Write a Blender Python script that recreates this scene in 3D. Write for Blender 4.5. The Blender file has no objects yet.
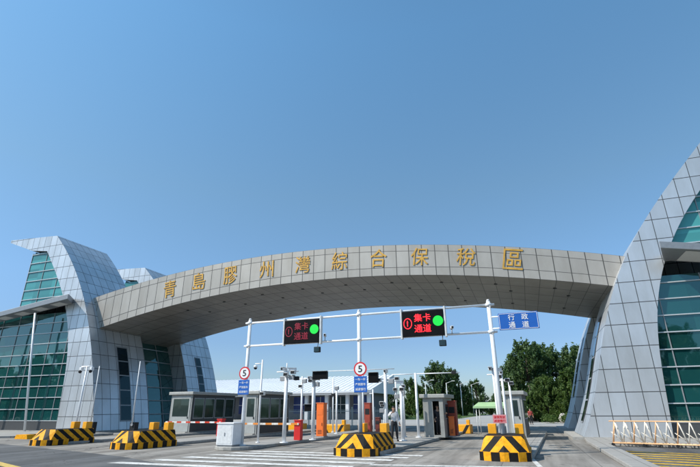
import bpy, bmesh, math, random
import numpy as np
from mathutils import Vector, Matrix
random.seed(7)
scene = bpy.context.scene
COL = scene.collection

# ---------------------------------------------------------------- camera
cd = bpy.data.cameras.new('camera'); cam = bpy.data.objects.new('camera', cd); COL.objects.link(cam)
CR = Vector((0.93881, 0.34437, -0.00652)); CU = Vector((0.12940, -0.33513, 0.93324)); CF = Vector((-0.31920, 0.87698, 0.35918))
CB = (-CF).normalized(); CR = (CR - CR.dot(CB)*CB).normalized(); CU = CB.cross(CR)
cam.matrix_world = Matrix(((CR.x, CU.x, CB.x, 7.1486), (CR.y, CU.y, CB.y, -20.810), (CR.z, CU.z, CB.z, 1.75), (0, 0, 0, 1)))
cd.sensor_width = 36; cd.lens = 456/700*36; cd.clip_end = 6000; cd.clip_start = .1
scene.camera = cam

# ---------------------------------------------------------------- sky, sun, exposure
SUN = Vector((-.57, -.42, .72)).normalized()          # direction to the sun
elev = math.asin(SUN.z); azim = math.atan2(SUN.x, SUN.y)
w = bpy.data.worlds.new('World'); scene.world = w; w.use_nodes = True
nt = w.node_tree; nt.nodes.clear()
sky = nt.nodes.new('ShaderNodeTexSky'); sky.sky_type = 'NISHITA'; sky.sun_disc = False
sky.sun_elevation = elev; sky.sun_rotation = azim
sky.air_density = 1.0; sky.dust_density = .6; sky.ozone_density = 4.5; sky.altitude = 50
bg = nt.nodes.new('ShaderNodeBackground'); bg.inputs[1].default_value = .12
wo = nt.nodes.new('ShaderNodeOutputWorld'); tcw = nt.nodes.new('ShaderNodeTexCoord'); spw = nt.nodes.new('ShaderNodeSeparateXYZ'); nt.links.new(tcw.outputs['Generated'], spw.inputs[0])
hz = nt.nodes.new('ShaderNodeValToRGB'); nt.links.new(spw.outputs[2], hz.inputs[0])     # sky colour graded by height, low sky dimmed
for i_, (p_, c_) in enumerate(((0, (.54, .585, .66)), (.13, (.55, .605, .68)), (.24, (.70, .79, .80)), (.43, (.84, .96, .85)), (.70, (.88, 1.2, 1.12)))):
    e_ = hz.color_ramp.elements[i_] if i_ < 2 else hz.color_ramp.elements.new(p_)
    e_.position = p_; e_.color = (*c_, 1)
mxw = nt.nodes.new('ShaderNodeMix'); mxw.data_type = 'RGBA'; mxw.blend_type = 'MULTIPLY'; mxw.inputs[0].default_value = 1
nt.links.new(sky.outputs[0], mxw.inputs[6]); nt.links.new(hz.outputs[0], mxw.inputs[7]); nt.links.new(mxw.outputs[2], bg.inputs[0]); nt.links.new(bg.outputs[0], wo.inputs[0])
sd = bpy.data.lights.new('sun', 'SUN'); sd.energy = 3.2; sd.angle = math.radians(.53); sd.color = (1, .955, .88)
so = bpy.data.objects.new('sun', sd); COL.objects.link(so)
so.rotation_euler = SUN.to_track_quat('Z', 'Y').to_euler(); so.location = (-40, -20, 60)
scene.view_settings.view_transform = 'Standard'; scene.view_settings.look = 'None'
scene.view_settings.exposure = .75; scene.view_settings.gamma = 1; scene.view_settings.use_curve_mapping = False

# ---------------------------------------------------------------- materials
def mat_new(name):
    m = bpy.data.materials.new(name); m.use_nodes = True
    n = m.node_tree.nodes; b = n['Principled BSDF']
    return m, n, m.node_tree.links, b
def setin(b, **k):
    for a, v in k.items():
        a = a.replace('_', ' ')
        if a in b.inputs: b.inputs[a].default_value = v
def noise(n, l, scale, detail=4, rough=.6, coord='Object', stretch=None):
    tc = n.new('ShaderNodeTexCoord'); t = n.new('ShaderNodeTexNoise')
    t.inputs['Scale'].default_value = scale; t.inputs['Detail'].default_value = detail; t.inputs['Roughness'].default_value = rough
    if stretch:
        mp = n.new('ShaderNodeMapping'); mp.inputs['Scale'].default_value = stretch
        l.new(tc.outputs[coord], mp.inputs[0]); l.new(mp.outputs[0], t.inputs['Vector'])
    else: l.new(tc.outputs[coord], t.inputs['Vector'])
    return t
def ramp(n, l, src, stops):
    r = n.new('ShaderNodeValToRGB'); e = r.color_ramp.elements
    while len(e) < len(stops): e.new(.5)
    for q, (p, c) in zip(e, stops): q.position = p; q.color = c if len(c) == 4 else (*c, 1)
    l.new(src, r.inputs[0]); return r
def mix(n, l, fac, a, b, mode='MIX'):
    x = n.new('ShaderNodeMix'); x.data_type = 'RGBA'; x.blend_type = mode
    for sock, v in ((0, fac), (6, a), (7, b)):
        if hasattr(v, 'is_linked'): l.new(v, x.inputs[sock])
        else: x.inputs[sock].default_value = v if sock == 0 else (*v[:3], 1)
    return x.outputs[2]
def math_(n, l, op, a, b=None):
    x = n.new('ShaderNodeMath'); x.operation = op
    for i, v in enumerate((a, b)):
        if v is None: continue
        if hasattr(v, 'is_linked'): l.new(v, x.inputs[i])
        else: x.inputs[i].default_value = v
    return x.outputs[0]
def plain(name, col, rough=.5, metal=0, var=.12, scale=6, bump=0, emit=0, spec=.5):
    m, n, l, b = mat_new(name)
    setin(b, Roughness=rough, Metallic=metal, Specular_IOR_Level=spec)
    t = noise(n, l, scale)
    lo = tuple(c*(1-var) for c in col); hi = tuple(min(1, c*(1+var)) for c in col)
    r = ramp(n, l, t.outputs[0], [(.3, lo), (.7, hi)])
    l.new(r.outputs[0], b.inputs['Base Color'])
    if bump:
        bp = n.new('ShaderNodeBump'); bp.inputs['Strength'].default_value = bump; bp.inputs['Distance'].default_value = .02
        l.new(t.outputs[0], bp.inputs['Height']); l.new(bp.outputs[0], b.inputs['Normal'])
    if emit:
        l.new(r.outputs[0], b.inputs['Emission Color']); b.inputs['Emission Strength'].default_value = emit
    return m
def panel(name, col, rough, metal, line=.018, tilt=.012, var=.1, dark=.25, line2=None):
    """cladding: UV counts panels; joints are recessed dark lines, each panel sits a hair off true"""
    m, n, l, b = mat_new(name)
    setin(b, Roughness=rough, Metallic=metal)
    tc = n.new('ShaderNodeTexCoord'); sp = n.new('ShaderNodeSeparateXYZ'); l.new(tc.outputs['UV'], sp.inputs[0])
    masks = []
    for ax in (0, 1):
        f = math_(n, l, 'FRACT', sp.outputs[ax])
        d = math_(n, l, 'ABSOLUTE', math_(n, l, 'SUBTRACT', f, .5))
        masks.append(math_(n, l, 'GREATER_THAN', d, .5-(line if ax == 0 or line2 is None else line2)))
    k = math_(n, l, 'MAXIMUM', *masks)
    cb = n.new('ShaderNodeCombineXYZ')
    l.new(math_(n, l, 'FLOOR', sp.outputs[0]), cb.inputs[0]); l.new(math_(n, l, 'FLOOR', sp.outputs[1]), cb.inputs[1])
    wn = n.new('ShaderNodeTexWhiteNoise'); wn.noise_dimensions = '3D'; l.new(cb.outputs[0], wn.inputs['Vector'])
    lo = tuple(c*(1-var) for c in col); hi = tuple(c*(1+var) for c in col)
    c = mix(n, l, wn.outputs['Value'], lo, hi)
    dirt = noise(n, l, .8, 5, .65, stretch=(1, 1, .35))
    dr = ramp(n, l, dirt.outputs[0], [(.35, (.86, .85, .83)), (.62, (1, 1, 1))])
    c = mix(n, l, 1., c, dr.outputs[0], 'MULTIPLY')
    c = mix(n, l, k, c, tuple(v*dark for v in col))
    l.new(c, b.inputs['Base Color'])
    l.new(math_(n, l, 'MULTIPLY', math_(n, l, 'SUBTRACT', 1., k), metal), b.inputs['Metallic'])
    geo = n.new('ShaderNodeNewGeometry')
    v1 = n.new('ShaderNodeVectorMath'); v1.operation = 'SUBTRACT'; l.new(wn.outputs['Color'], v1.inputs[0]); v1.inputs[1].default_value = (.5, .5, .5)
    v2 = n.new('ShaderNodeVectorMath'); v2.operation = 'SCALE'; l.new(v1.outputs[0], v2.inputs[0]); v2.inputs['Scale'].default_value = tilt*2
    v3 = n.new('ShaderNodeVectorMath'); v3.operation = 'ADD'; l.new(geo.outputs['Normal'], v3.inputs[0]); l.new(v2.outputs[0], v3.inputs[1])
    v4 = n.new('ShaderNodeVectorMath'); v4.operation = 'NORMALIZE'; l.new(v3.outputs[0], v4.inputs[0])
    l.new(v4.outputs[0], b.inputs['Normal'])
    return m
def worn(name, col, under, amount):
    m, n, l, b = mat_new(name); setin(b, Roughness=.75, Specular_IOR_Level=.25)
    t = noise(n, l, 5.5, 8, .75); r = ramp(n, l, t.outputs[0], [(amount-.05, (1, 1, 1)), (amount+.07, (0, 0, 0))])
    t2 = noise(n, l, .9, 4, .6); r2 = ramp(n, l, t2.outputs[0], [(.35, (.72, .71, .68)), (.6, (1, 1, 1))])
    c = mix(n, l, 1., mix(n, l, r.outputs[0], col, under), r2.outputs[0], 'MULTIPLY')
    l.new(c, b.inputs['Base Color']); return m
def striped(name, c1, c2, rough=.62):
    m, n, l, b = mat_new(name); setin(b, Roughness=rough, Specular_IOR_Level=.2)
    tc = n.new('ShaderNodeTexCoord'); sp = n.new('ShaderNodeSeparateXYZ'); l.new(tc.outputs['UV'], sp.inputs[0])
    k = math_(n, l, 'GREATER_THAN', math_(n, l, 'FRACT', sp.outputs[0]), .5)
    c = mix(n, l, k, c1, c2)
    t = noise(n, l, 7, 6, .7); r = ramp(n, l, t.outputs[0], [(.3, (.62, .58, .52)), (.55, (1, 1, 1))])
    t2 = noise(n, l, 28, 4, .7); sc = ramp(n, l, t2.outputs[0], [(.62, (0, 0, 0)), (.68, (1, 1, 1))])
    c = mix(n, l, 1., c, r.outputs[0], 'MULTIPLY')
    c = mix(n, l, math_(n, l, 'MULTIPLY', sc.outputs[0], .3), c, (.17, .155, .13))
    l.new(c, b.inputs['Base Color']); return m
def groundmat(name, col, col2, scale=.35, fine=40, rough=.85, marks=None, joints=None, cracks=0):
    m, n, l, b = mat_new(name); setin(b, Roughness=rough, Specular_IOR_Level=.3)
    t = noise(n, l, scale, 6, .62); r = ramp(n, l, t.outputs[0], [(.32, col), (.68, col2)])
    f = noise(n, l, fine, 3, .7); fr = ramp(n, l, f.outputs[0], [(.25, (.8, .8, .8)), (.75, (1.0, 1.0, 1.0))])
    c = mix(n, l, 1., r.outputs[0], fr.outputs[0], 'MULTIPLY')
    if marks:                                             # tyre tracks and drips drawn out along the lanes
        k = noise(n, l, marks, 5, .6, stretch=(1.0, .06, 1)); kr = ramp(n, l, k.outputs[0], [(.40, (.58, .57, .56)), (.60, (1, 1, 1))])
        c = mix(n, l, 1., c, kr.outputs[0], 'MULTIPLY')
        s = noise(n, l, 1.3, 5, .7); sr = ramp(n, l, s.outputs[0], [(.30, (.50, .48, .46)), (.43, (1, 1, 1))])
        c = mix(n, l, 1., c, sr.outputs[0], 'MULTIPLY')
    if cracks:
        tc = n.new('ShaderNodeTexCoord'); wv = noise(n, l, 1.5, 3, .6)
        ad = n.new('ShaderNodeVectorMath'); ad.operation = 'ADD'; sc_ = n.new('ShaderNodeVectorMath'); sc_.operation = 'SCALE'; sc_.inputs['Scale'].default_value = .9
        l.new(wv.outputs['Color'], sc_.inputs[0]); l.new(tc.outputs['Object'], ad.inputs[0]); l.new(sc_.outputs[0], ad.inputs[1])
        vo = n.new('ShaderNodeTexVoronoi'); vo.feature = 'DISTANCE_TO_EDGE'; vo.inputs['Scale'].default_value = cracks; l.new(ad.outputs[0], vo.inputs['Vector'])
        gate = ramp(n, l, noise(n, l, .25, 2, .5).outputs[0], [(.46, (0, 0, 0)), (.56, (1, 1, 1))])
        c = mix(n, l, math_(n, l, 'MULTIPLY', math_(n, l, 'LESS_THAN', vo.outputs['Distance'], .0065), math_(n, l, 'MULTIPLY', gate.outputs[0], .75)), c, (.04, .038, .036))
        pv = n.new('ShaderNodeTexVoronoi'); pv.distance = 'CHEBYCHEV'; pv.inputs['Scale'].default_value = .16; l.new(tc.outputs['Object'], pv.inputs['Vector'])
        pm = math_(n, l, 'LESS_THAN', pv.outputs['Distance'], .19)
        c = mix(n, l, math_(n, l, 'MULTIPLY', pm, .22), c, (.09, .088, .085))
    if joints:
        tc = n.new('ShaderNodeTexCoord'); sp = n.new('ShaderNodeSeparateXYZ'); l.new(tc.outputs['Object'], sp.inputs[0])
        ks = []
        for ax, d in zip((0, 1), joints):
            fx = math_(n, l, 'FRACT', math_(n, l, 'MULTIPLY', sp.outputs[ax], 1/d))
            ks.append(math_(n, l, 'LESS_THAN', fx, .02/d*1.5))
        c = mix(n, l, math_(n, l, 'MULTIPLY', math_(n, l, 'MAXIMUM', *ks), .6), c, (.07, .065, .06))
    l.new(c, b.inputs['Base Color'])
    bp = n.new('ShaderNodeBump'); bp.inputs['Strength'].default_value = .35; bp.inputs['Distance'].default_value = .01
    l.new(f.outputs[0], bp.inputs['Height']); l.new(bp.outputs[0], b.inputs['Normal'])
    return m
def glassy(name, col, rough=.03, spec=.8, ior=1.5):
    m, n, l, b = mat_new(name); setin(b, Roughness=rough, Specular_IOR_Level=spec, IOR=ior); b.inputs['Base Color'].default_value = (*col, 1); b.inputs['Specular Tint'].default_value = (.62, 1, .96, 1)
    t = noise(n, l, .55, 2, .5); bp = n.new('ShaderNodeBump'); bp.inputs['Strength'].default_value = .05; bp.inputs['Distance'].default_value = .25
    l.new(t.outputs[0], bp.inputs['Height'])
    tc = n.new('ShaderNodeTexCoord'); mp = n.new('ShaderNodeMapping'); mp.inputs['Scale'].default_value = (1/2.35, 0, 1/.98); l.new(tc.outputs['Object'], mp.inputs[0])
    fl = n.new('ShaderNodeVectorMath'); fl.operation = 'FLOOR'; l.new(mp.outputs[0], fl.inputs[0])
    wn = n.new('ShaderNodeTexWhiteNoise'); wn.noise_dimensions = '3D'; l.new(fl.outputs[0], wn.inputs['Vector'])
    v1 = n.new('ShaderNodeVectorMath'); v1.operation = 'SUBTRACT'; l.new(wn.outputs['Color'], v1.inputs[0]); v1.inputs[1].default_value = (.5, .5, .5)
    v2 = n.new('ShaderNodeVectorMath'); v2.operation = 'SCALE'; l.new(v1.outputs[0], v2.inputs[0]); v2.inputs['Scale'].default_value = .022
    v3 = n.new('ShaderNodeVectorMath'); v3.operation = 'ADD'; l.new(bp.outputs[0], v3.inputs[0]); l.new(v2.outputs[0], v3.inputs[1])
    v4 = n.new('ShaderNodeVectorMath'); v4.operation = 'NORMALIZE'; l.new(v3.outputs[0], v4.inputs[0]); l.new(v4.outputs[0], b.inputs['Normal'])
    l.new(mix(n, l, wn.outputs['Value'], tuple(c*.7 for c in col), tuple(c*1.3 for c in col)), b.inputs['Base Color'])
    return m
def leafy(name, c1, c2, c3):
    m, n, l, b = mat_new(name); setin(b, Roughness=.6, Specular_IOR_Level=.25)
    g = n.new('ShaderNodeNewGeometry')
    r = ramp(n, l, g.outputs['Random Per Island'], [(0, c1), (.55, c2), (1, c3)])
    l.new(r.outputs[0], b.inputs['Base Color'])
    tr = n.new('ShaderNodeBsdfTranslucent'); l.new(mix(n, l, 1., r.outputs[0], (1.3, 1.5, .6), 'MULTIPLY'), tr.inputs['Color'])
    ms = n.new('ShaderNodeMixShader'); ms.inputs[0].default_value = .28
    l.new(b.outputs[0], ms.inputs[1]); l.new(tr.outputs[0], ms.inputs[2])
    l.new(ms.outputs[0], n['Material Output'].inputs['Surface']); return m

M = dict(
    alu=panel('aluminium_cladding', (.60, .622, .645), .36, .5, line=.024, tilt=.022, var=.09, dark=.11, line2=.019),
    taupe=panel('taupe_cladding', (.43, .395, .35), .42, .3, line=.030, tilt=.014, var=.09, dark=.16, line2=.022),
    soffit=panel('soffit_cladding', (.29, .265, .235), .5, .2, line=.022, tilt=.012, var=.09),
    teal=glassy('teal_glass_skylit', (.06, .25, .245), .05, .5, ior=1.7),  # upper panes: sky showing through is put into the colour
    teal_dark_inside=glassy('teal_glass_dark_inside', (.009, .058, .058), .03, .5, ior=2.1),  # same glass, with the dark interior behind it put into the colour
    strip=glassy('strip_window_glass', (.005, .014, .024), .05, .45),
    window=glassy('dark_window_glass', (.02, .028, .03), .06, .6),
    mullion=plain('mullion_metal', (.55, .57, .58), .4, .3, .05),
    canopy=plain('canopy_metal', (.27, .285, .30), .45, .4, .08),
    canopy_light=plain('canopy_skylight', (.62, .62, .60), .5, 0, .05),
    white=plain('white_painted_steel', (.76, .77, .78), .35, 0, .06, 5),
    offwhite=plain('weathered_white_steel', (.62, .63, .63), .45, 0, .12, 8),
    grey=plain('grey_steel', (.30, .31, .32), .5, .3, .12),
    boothwall=plain('booth_brushed_steel', (.30, .30, .28), .5, .25, .14, 3),
    boothdoor=plain('booth_door_steel', (.36, .37, .355), .5, .15, .1, 3),
    boothshaded=plain('booth_shaded_panel', (.05, .052, .052), .5, .2, .14, 3),  # dark glass and shade of the booth sides painted into this colour
    boothroof=plain('booth_roof_metal', (.36, .36, .335), .5, .1, .1, 4),
    dark=plain('dark_housing', (.018, .019, .021), .55, 0, .2, spec=.25),
    black=plain('black_screen', (.004, .004, .005), .5, 0, .2, spec=.12),
    orange=plain('orange_powder_coat', (.80, .165, .025), .42, 0, .07, 3),
    rust=plain('rust_red_powder_coat', (.30, .045, .022), .5, 0, .12, 3),
    brown=plain('dark_red_brown_paint', (.13, .025, .018), .5, 0, .12, 3),
    red=plain('red_powder_coat', (.62, .02, .018), .4, 0, .07, 3),
    yellow=plain('yellow_paint', (.84, .37, .010), .45, 0, .12, 7),
    gold=plain('gold_leaf_letter', (.58, .325, .055), .5, .25, .28, 2.2),
    blue=plain('blue_sign_face', (.012, .105, .42), .4, 0, .04),
    sign_white=plain('sign_white_face', (.80, .80, .80), .4, 0, .03),
    sign_red=plain('sign_red_face', (.60, .02, .025), .4, 0, .04),
    sign_pink=plain('sign_pink_face', (.62, .25, .26), .5, 0, .06),
    sign_black=plain('sign_black_digit', (.02, .02, .02), .4, 0, .02),
    led_red=plain('led_red', (1, .018, .03), .5, 0, 0, emit=.75),
    led_dim=plain('led_dim_red', (.25, .004, .022), .5, 0, 0, emit=.10),
    led_green=plain('led_green', (.0, .50, .04), .5, 0, 0, emit=.42),
    stripes=striped('yellow_black_hazard_paint', (.84, .37, .010), (.011, .010, .009)),
    redwhite=striped('red_white_arm_paint', (.78, .77, .75), (.62, .06, .03)),
    orangewhite=striped('orange_white_arm_paint', (.80, .76, .70), (.80, .27, .05)),
    concrete=groundmat('lane_concrete', (.285, .265, .235), (.37, .345, .31), .3, 45, .85, marks=1.1, joints=(3.02, 5.2), cracks=.22),
    apron=groundmat('apron_concrete', (.31, .295, .27), (.38, .365, .335), .35, 45, .85, joints=(4.0, 4.0)),
    asphalt=groundmat('asphalt', (.125, .127, .130), (.170, .170, .168), .35, 60, .82, marks=.5, cracks=.3),
    farroad=groundmat('pale_pavement', (.33, .32, .30), (.40, .39, .37), .12, 30, .85),  # paving past the gate, slightly lighter than the apron
    kerb=plain('kerb_concrete', (.33, .32, .295), .85, 0, .2, 5, .2),
    islandtop=groundmat('island_paving', (.32, .305, .28), (.385, .37, .345), .6, 50, .85, joints=(.6, .6)),
    line=worn('road_marking_white', (.70, .69, .665), (.27, .26, .245), .42),
    yline=worn('road_marking_yellow', (.66, .40, .03), (.20, .17, .11), .44),
    wornyline=plain('road_marking_yellow_worn', (.55, .38, .10), .75, 0, .3, 9),
    lawn=groundmat('lawn', (.05, .09, .022), (.085, .13, .035), .3, 25, .9),
    bark=plain('bark', (.09, .07, .05), .9, 0, .25, 8, .4),
    leafA=leafy('leaf_dark', (.042, .078, .032), (.07, .12, .044), (.11, .165, .062)),
    leafB=leafy('leaf_mid', (.045, .085, .022), (.075, .125, .032), (.12, .17, .046)),
    leafC=leafy('leaf_light', (.04, .075, .016), (.07, .115, .024), (.10, .15, .035)),
    bwhite=plain('hall_white_cladding', (.62, .645, .67), .6, .0, .06, .4),
    bgrey=plain('hall_grey_wall', (.10, .105, .115), .6, 0, .2, .5),
    bblue=plain('hall_blue_glass', (.03, .05, .16), .2, 0, .15, .5),
    fencem=plain('railing_paint', (.46, .50, .48), .5, .2, .08),
    skin=plain('skin', (.42, .25, .17), .55, 0, .05), shirt=plain('white_shirt_cloth', (.66, .66, .66), .8, 0, .08, 9),
    trouser=plain('dark_trouser_cloth', (.02, .02, .024), .85, 0, .1, 9), hair=plain('black_hair', (.012, .011, .01), .7, 0, .1),
    uniform=plain('dark_uniform_cloth', (.018, .02, .028), .85, 0, .1, 9), redcloth=plain('red_cloth', (.40, .06, .05), .8, 0, .1, 9),
    awning=plain('light_green_awning_cloth', (.34, .52, .28), .7, 0, .08, 2),
    cream=plain('cream_gate_steel', (.72, .66, .56), .4, .1, .08), peach=plain('peach_gate_steel', (.74, .43, .22), .4, .1, .08),
    rock=plain('pale_rock', (.50, .46, .42), .9, 0, .2, 3, .5),
)

# ---------------------------------------------------------------- mesh helpers
class MB:
    def __init__(s): s.v = []; s.f = []; s.uv = []; s.sm = []
    def face(s, pts, uv=None, smooth=False):
        b = len(s.v); s.v += [tuple(p) for p in pts]; s.f.append(tuple(range(b, b+len(pts))))
        s.uv.append(uv or [(0, 0)]*len(pts)); s.sm.append(smooth); return s
    def box(s, x0, x1, y0, y1, z0, z1, rz=0, c=None):
        P = [(x, y, z) for z in (z0, z1) for y in (y0, y1) for x in (x0, x1)]
        if rz:
            cx, cy = c if c else ((x0+x1)/2, (y0+y1)/2); ca, sa = math.cos(rz), math.sin(rz)
            P = [(cx+(x-cx)*ca-(y-cy)*sa, cy+(x-cx)*sa+(y-cy)*ca, z) for x, y, z in P]
        b = len(s.v); s.v += P
        for q in ((0, 2, 3, 1), (4, 5, 7, 6), (0, 1, 5, 4), (1, 3, 7, 5), (3, 2, 6, 7), (2, 0, 4, 6)):
            s.f.append(tuple(b+i for i in q)); s.uv.append([(0, 0)]*4); s.sm.append(False)
        return s
    def tube(s, a, b_, r0, r1=None, n=12, cap=True, uvlen=None):
        a, b_ = Vector(a), Vector(b_); r1 = r0 if r1 is None else r1
        d = (b_-a).normalized(); L = (b_-a).length
        t = d.orthogonal().normalized(); k = d.cross(t)
        base = len(s.v)
        for p, r in ((a, r0), (b_, r1)):
            for i in range(n):
                an = 2*math.pi*i/n; s.v.append(tuple(p+(t*math.cos(an)+k*math.sin(an))*r))
        u = L/uvlen if uvlen else 0
        for i in range(n):
            j = (i+1) % n; s.f.append((base+i, base+j, base+n+j, base+n+i)); s.uv.append([(0, 0), (0, 0), (u, 0), (u, 0)]); s.sm.append(True)
        if cap:
            s.f.append(tuple(base+i for i in reversed(range(n)))); s.uv.append([(0, 0)]*n); s.sm.append(False)
            s.f.append(tuple(base+n+i for i in range(n))); s.uv.append([(u, 0)]*n); s.sm.append(False)
        return s
    def prism(s, poly, z0, z1):
        n = len(poly); b = len(s.v)
        s.v += [(x, y, z0) for x, y in poly]+[(x, y, z1) for x, y in poly]
        s.f.append(tuple(b+i for i in reversed(range(n)))); s.f.append(tuple(b+n+i for i in range(n)))
        for i in range(n): j = (i+1) % n; s.f.append((b+i, b+j, b+n+j, b+n+i))
        s.uv += [[(0, 0)]*len(f) for f in s.f[-n-2:]]; s.sm += [False]*(n+2); return s
    def disc(s, c, nrm, r, th, n=28):
        c = Vector(c); nv = Vector(nrm).normalized(); return s.tube(c-nv*th/2, c+nv*th/2, r, r, n)
    def sphere(s, c, r, n=10, m=6, sx=1, sy=1, sz=1):
        c = Vector(c); b = len(s.v)
        for i in range(m+1):
            th = math.pi*i/m
            for j in range(n):
                ph = 2*math.pi*j/n; s.v.append((c.x+sx*r*math.sin(th)*math.cos(ph), c.y+sy*r*math.sin(th)*math.sin(ph), c.z+sz*r*math.cos(th)))
        for i in range(m):
            for j in range(n):
                k = (j+1) % n; s.f.append((b+i*n+j, b+(i+1)*n+j, b+(i+1)*n+k, b+i*n+k)); s.uv.append([(0, 0)]*4); s.sm.append(True)
        return s
    def build(s, name, m, parent=None, world=False, bevel=0):
        me = bpy.data.meshes.new(name)
        off = Vector((0, 0, 0))
        if world:
            p = parent
            while p: off += p.location; p = p.parent
        me.from_pydata([tuple(Vector(v)-off) for v in s.v], [], s.f)
        ul = me.uv_layers.new(name='UVMap'); k = 0
        for q in s.uv:
            for c in q: ul.data[k].uv = c; k += 1
        me.polygons.foreach_set('use_smooth', s.sm); me.materials.append(m); me.update()
        if bevel:
            bm = bmesh.new(); bm.from_mesh(me); bmesh.ops.remove_doubles(bm, verts=bm.verts, dist=1e-5)
            ed = [e for e in bm.edges if len(e.link_faces) == 2 and e.calc_face_angle(0) > .6]
            bmesh.ops.bevel(bm, geom=ed, offset=bevel, segments=2, affect='EDGES', profile=.5); bm.to_mesh(me); bm.free()
        o = bpy.data.objects.new(name, me); COL.objects.link(o)
        if parent: o.parent = parent
        return o
def tag(o, label, cat, group=None):
    o['label'] = label; o['category'] = cat
    if group: o['group'] = group
    return o
def thing(name, label, cat, loc=(0, 0, 0), rz=0, group=None):
    o = bpy.data.objects.new(name, None); COL.objects.link(o); o.location = loc; o.rotation_euler = (0, 0, rz); o.empty_display_size = .3
    return tag(o, label, cat, group)
def struct(o): o['kind'] = 'structure'; return o
def copy_tree(o, parent=None):
    c = o.copy(); COL.objects.link(c)
    if parent: c.parent = parent
    for ch in list(o.children): copy_tree(ch, c)
    return c
def dup(root, loc, rz, label, group=None):
    r = copy_tree(root); r.location = loc; r.rotation_euler = (0, 0, rz); r['label'] = label
    if group: r['group'] = group
    return r
def text_mesh(body, h, w_=None, th=.02, bold=0.0):
    """lettering as a mesh in the XZ plane facing -Y, its box centred on the origin"""
    cu = bpy.data.curves.new('lettering', 'FONT'); cu.body = body; cu.size = 1; cu.extrude = .02; cu.offset = bold
    cu.resolution_u = 3
    ob = bpy.data.objects.new('lettering', cu); COL.objects.link(ob)
    dg = bpy.context.evaluated_depsgraph_get(); me = bpy.data.meshes.new_from_object(ob.evaluated_get(dg))
    bpy.data.objects.remove(ob); bpy.data.curves.remove(cu)
    co = np.array([v.co[:] for v in me.vertices]); lo, hi = co.min(0), co.max(0); c = (lo+hi)/2; s = h/(hi[1]-lo[1])
    sx = s if w_ is None else w_/(hi[0]-lo[0])
    for v in me.vertices:
        x, y, z = v.co; v.co = ((x-c[0])*sx, -(z-c[2])*th/.04, (y-c[1])*s)
    return me
def text_obj(name, me, m, parent, loc):
    me.materials.clear(); me.materials.append(m); o = bpy.data.objects.new(name, me); COL.objects.link(o); o.parent = parent; o.location = loc; return o

# ================================================================ SETTING
def sheet(name, m, poly, z):
    return struct(MB().face([(x, y, z) for x, y in poly]).build(name, m))
sheet('ground', M['lawn'], [(-1500, -1500), (1500, -1500), (1500, 2500), (-1500, 2500)], -.02)
sheet('apron', M['apron'], [(-120, -3.2), (40, -3.2), (40, 34), (-120, 34)], -.012)
sheet('far_pavement', M['farroad'], [(-120, 34.0), (22, 34.0), (22, 46), (9.0, 52), (9.5, 170), (-4.0, 170), (-5, 62), (-120, 60)], -.008)
sheet('gate_lanes', M['concrete'], [(-9.6, -12), (10.2, -12), (10.2, 33.9), (-30, 33.9), (-30, 2.0), (-12, -3.6)], -.004)
road = [(-120, -40), (40, -40), (40, -7.6), (-2.6, -7.6), (-8.8, -4.6), (-13.0, -3.2), (-28, 1.3), (-120, 22)]
sheet('road', M['asphalt'], road, 0)
sheet('side_road', M['asphalt'], [(10.5, -7.5), (40, -7.5), (40, 6.0), (10.5, 6.0)], .0)
# zebra crossing in front of the lanes
mb = MB()
ends = [(-7.3, -6.75), (-6.55, -5.5), (-6.1, -4.3), (-5.75, -3.15), (-5.4, -2.15), (-5.0, -1.2)]
for i, (x, y) in enumerate(ends):
    x1, y1 = 1.2+.35*i, y-.1
    mb.face([(x, y, .006), (x1, y1, .006), (x1, y1+.48, .006), (x+.2, y+.48, .006)])
struct(mb.build('crossing_marking', M['line']))
mb = MB()
mb.face([(1.9, -4.75, .006), (7.2, -4.0, .006), (7.2, -3.7, .006), (1.9, -4.45, .006)])
mb.face([(7.3, -5.2, .006), (7.46, -5.2, .006), (7.06, -.8, .006), (6.9, -.8, .006)])
struct(mb.build('stop_line_marking', M['line']))
mb = MB()
for i in range(9):
    y = -4.6+i*.95
    x1 = 10.75
    mb.face([(x1, y, .008), (22, y-3.4, .008), (22, y-2.95, .008), (x1, y+.36, .008)])
struct(mb.build('hatch_marking', M['yline']))
mb = MB(); mb.face([(-13.0, -7.4, .006), (-9.2, -8.9, .006), (-9.0, -8.6, .006), (-12.8, -7.1, .006)])
struct(mb.build('lane_marking', M['wornyline']))
# side pavement right of the lanes
mb = MB(); mb.prism([(9.72, -6.0), (10.25, -7.2), (10.5, -7.2), (10.5, 6.4), (24, 4.0), (24, 10.7), (9.9, 10.7), (9.75, 8)], 0, .14)
struct(mb.build('pavement', M['islandtop'], bevel=.02))
mb = MB(); mb.box(9.3, 26, 10.72, 29, -.01, .16); mb.box(-48, -27.0, 10.72, 29, -.01, .16)
struct(mb.build('plinth', M['kerb']))
mb = MB(); mb.prism([(-60, 7.6), (-28.6, 3.2), (-27.2, 4.4), (-26.9, 10.7), (-60, 10.7)], 0, .12)
struct(mb.build('forecourt_pavement', M['islandtop']))

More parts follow.
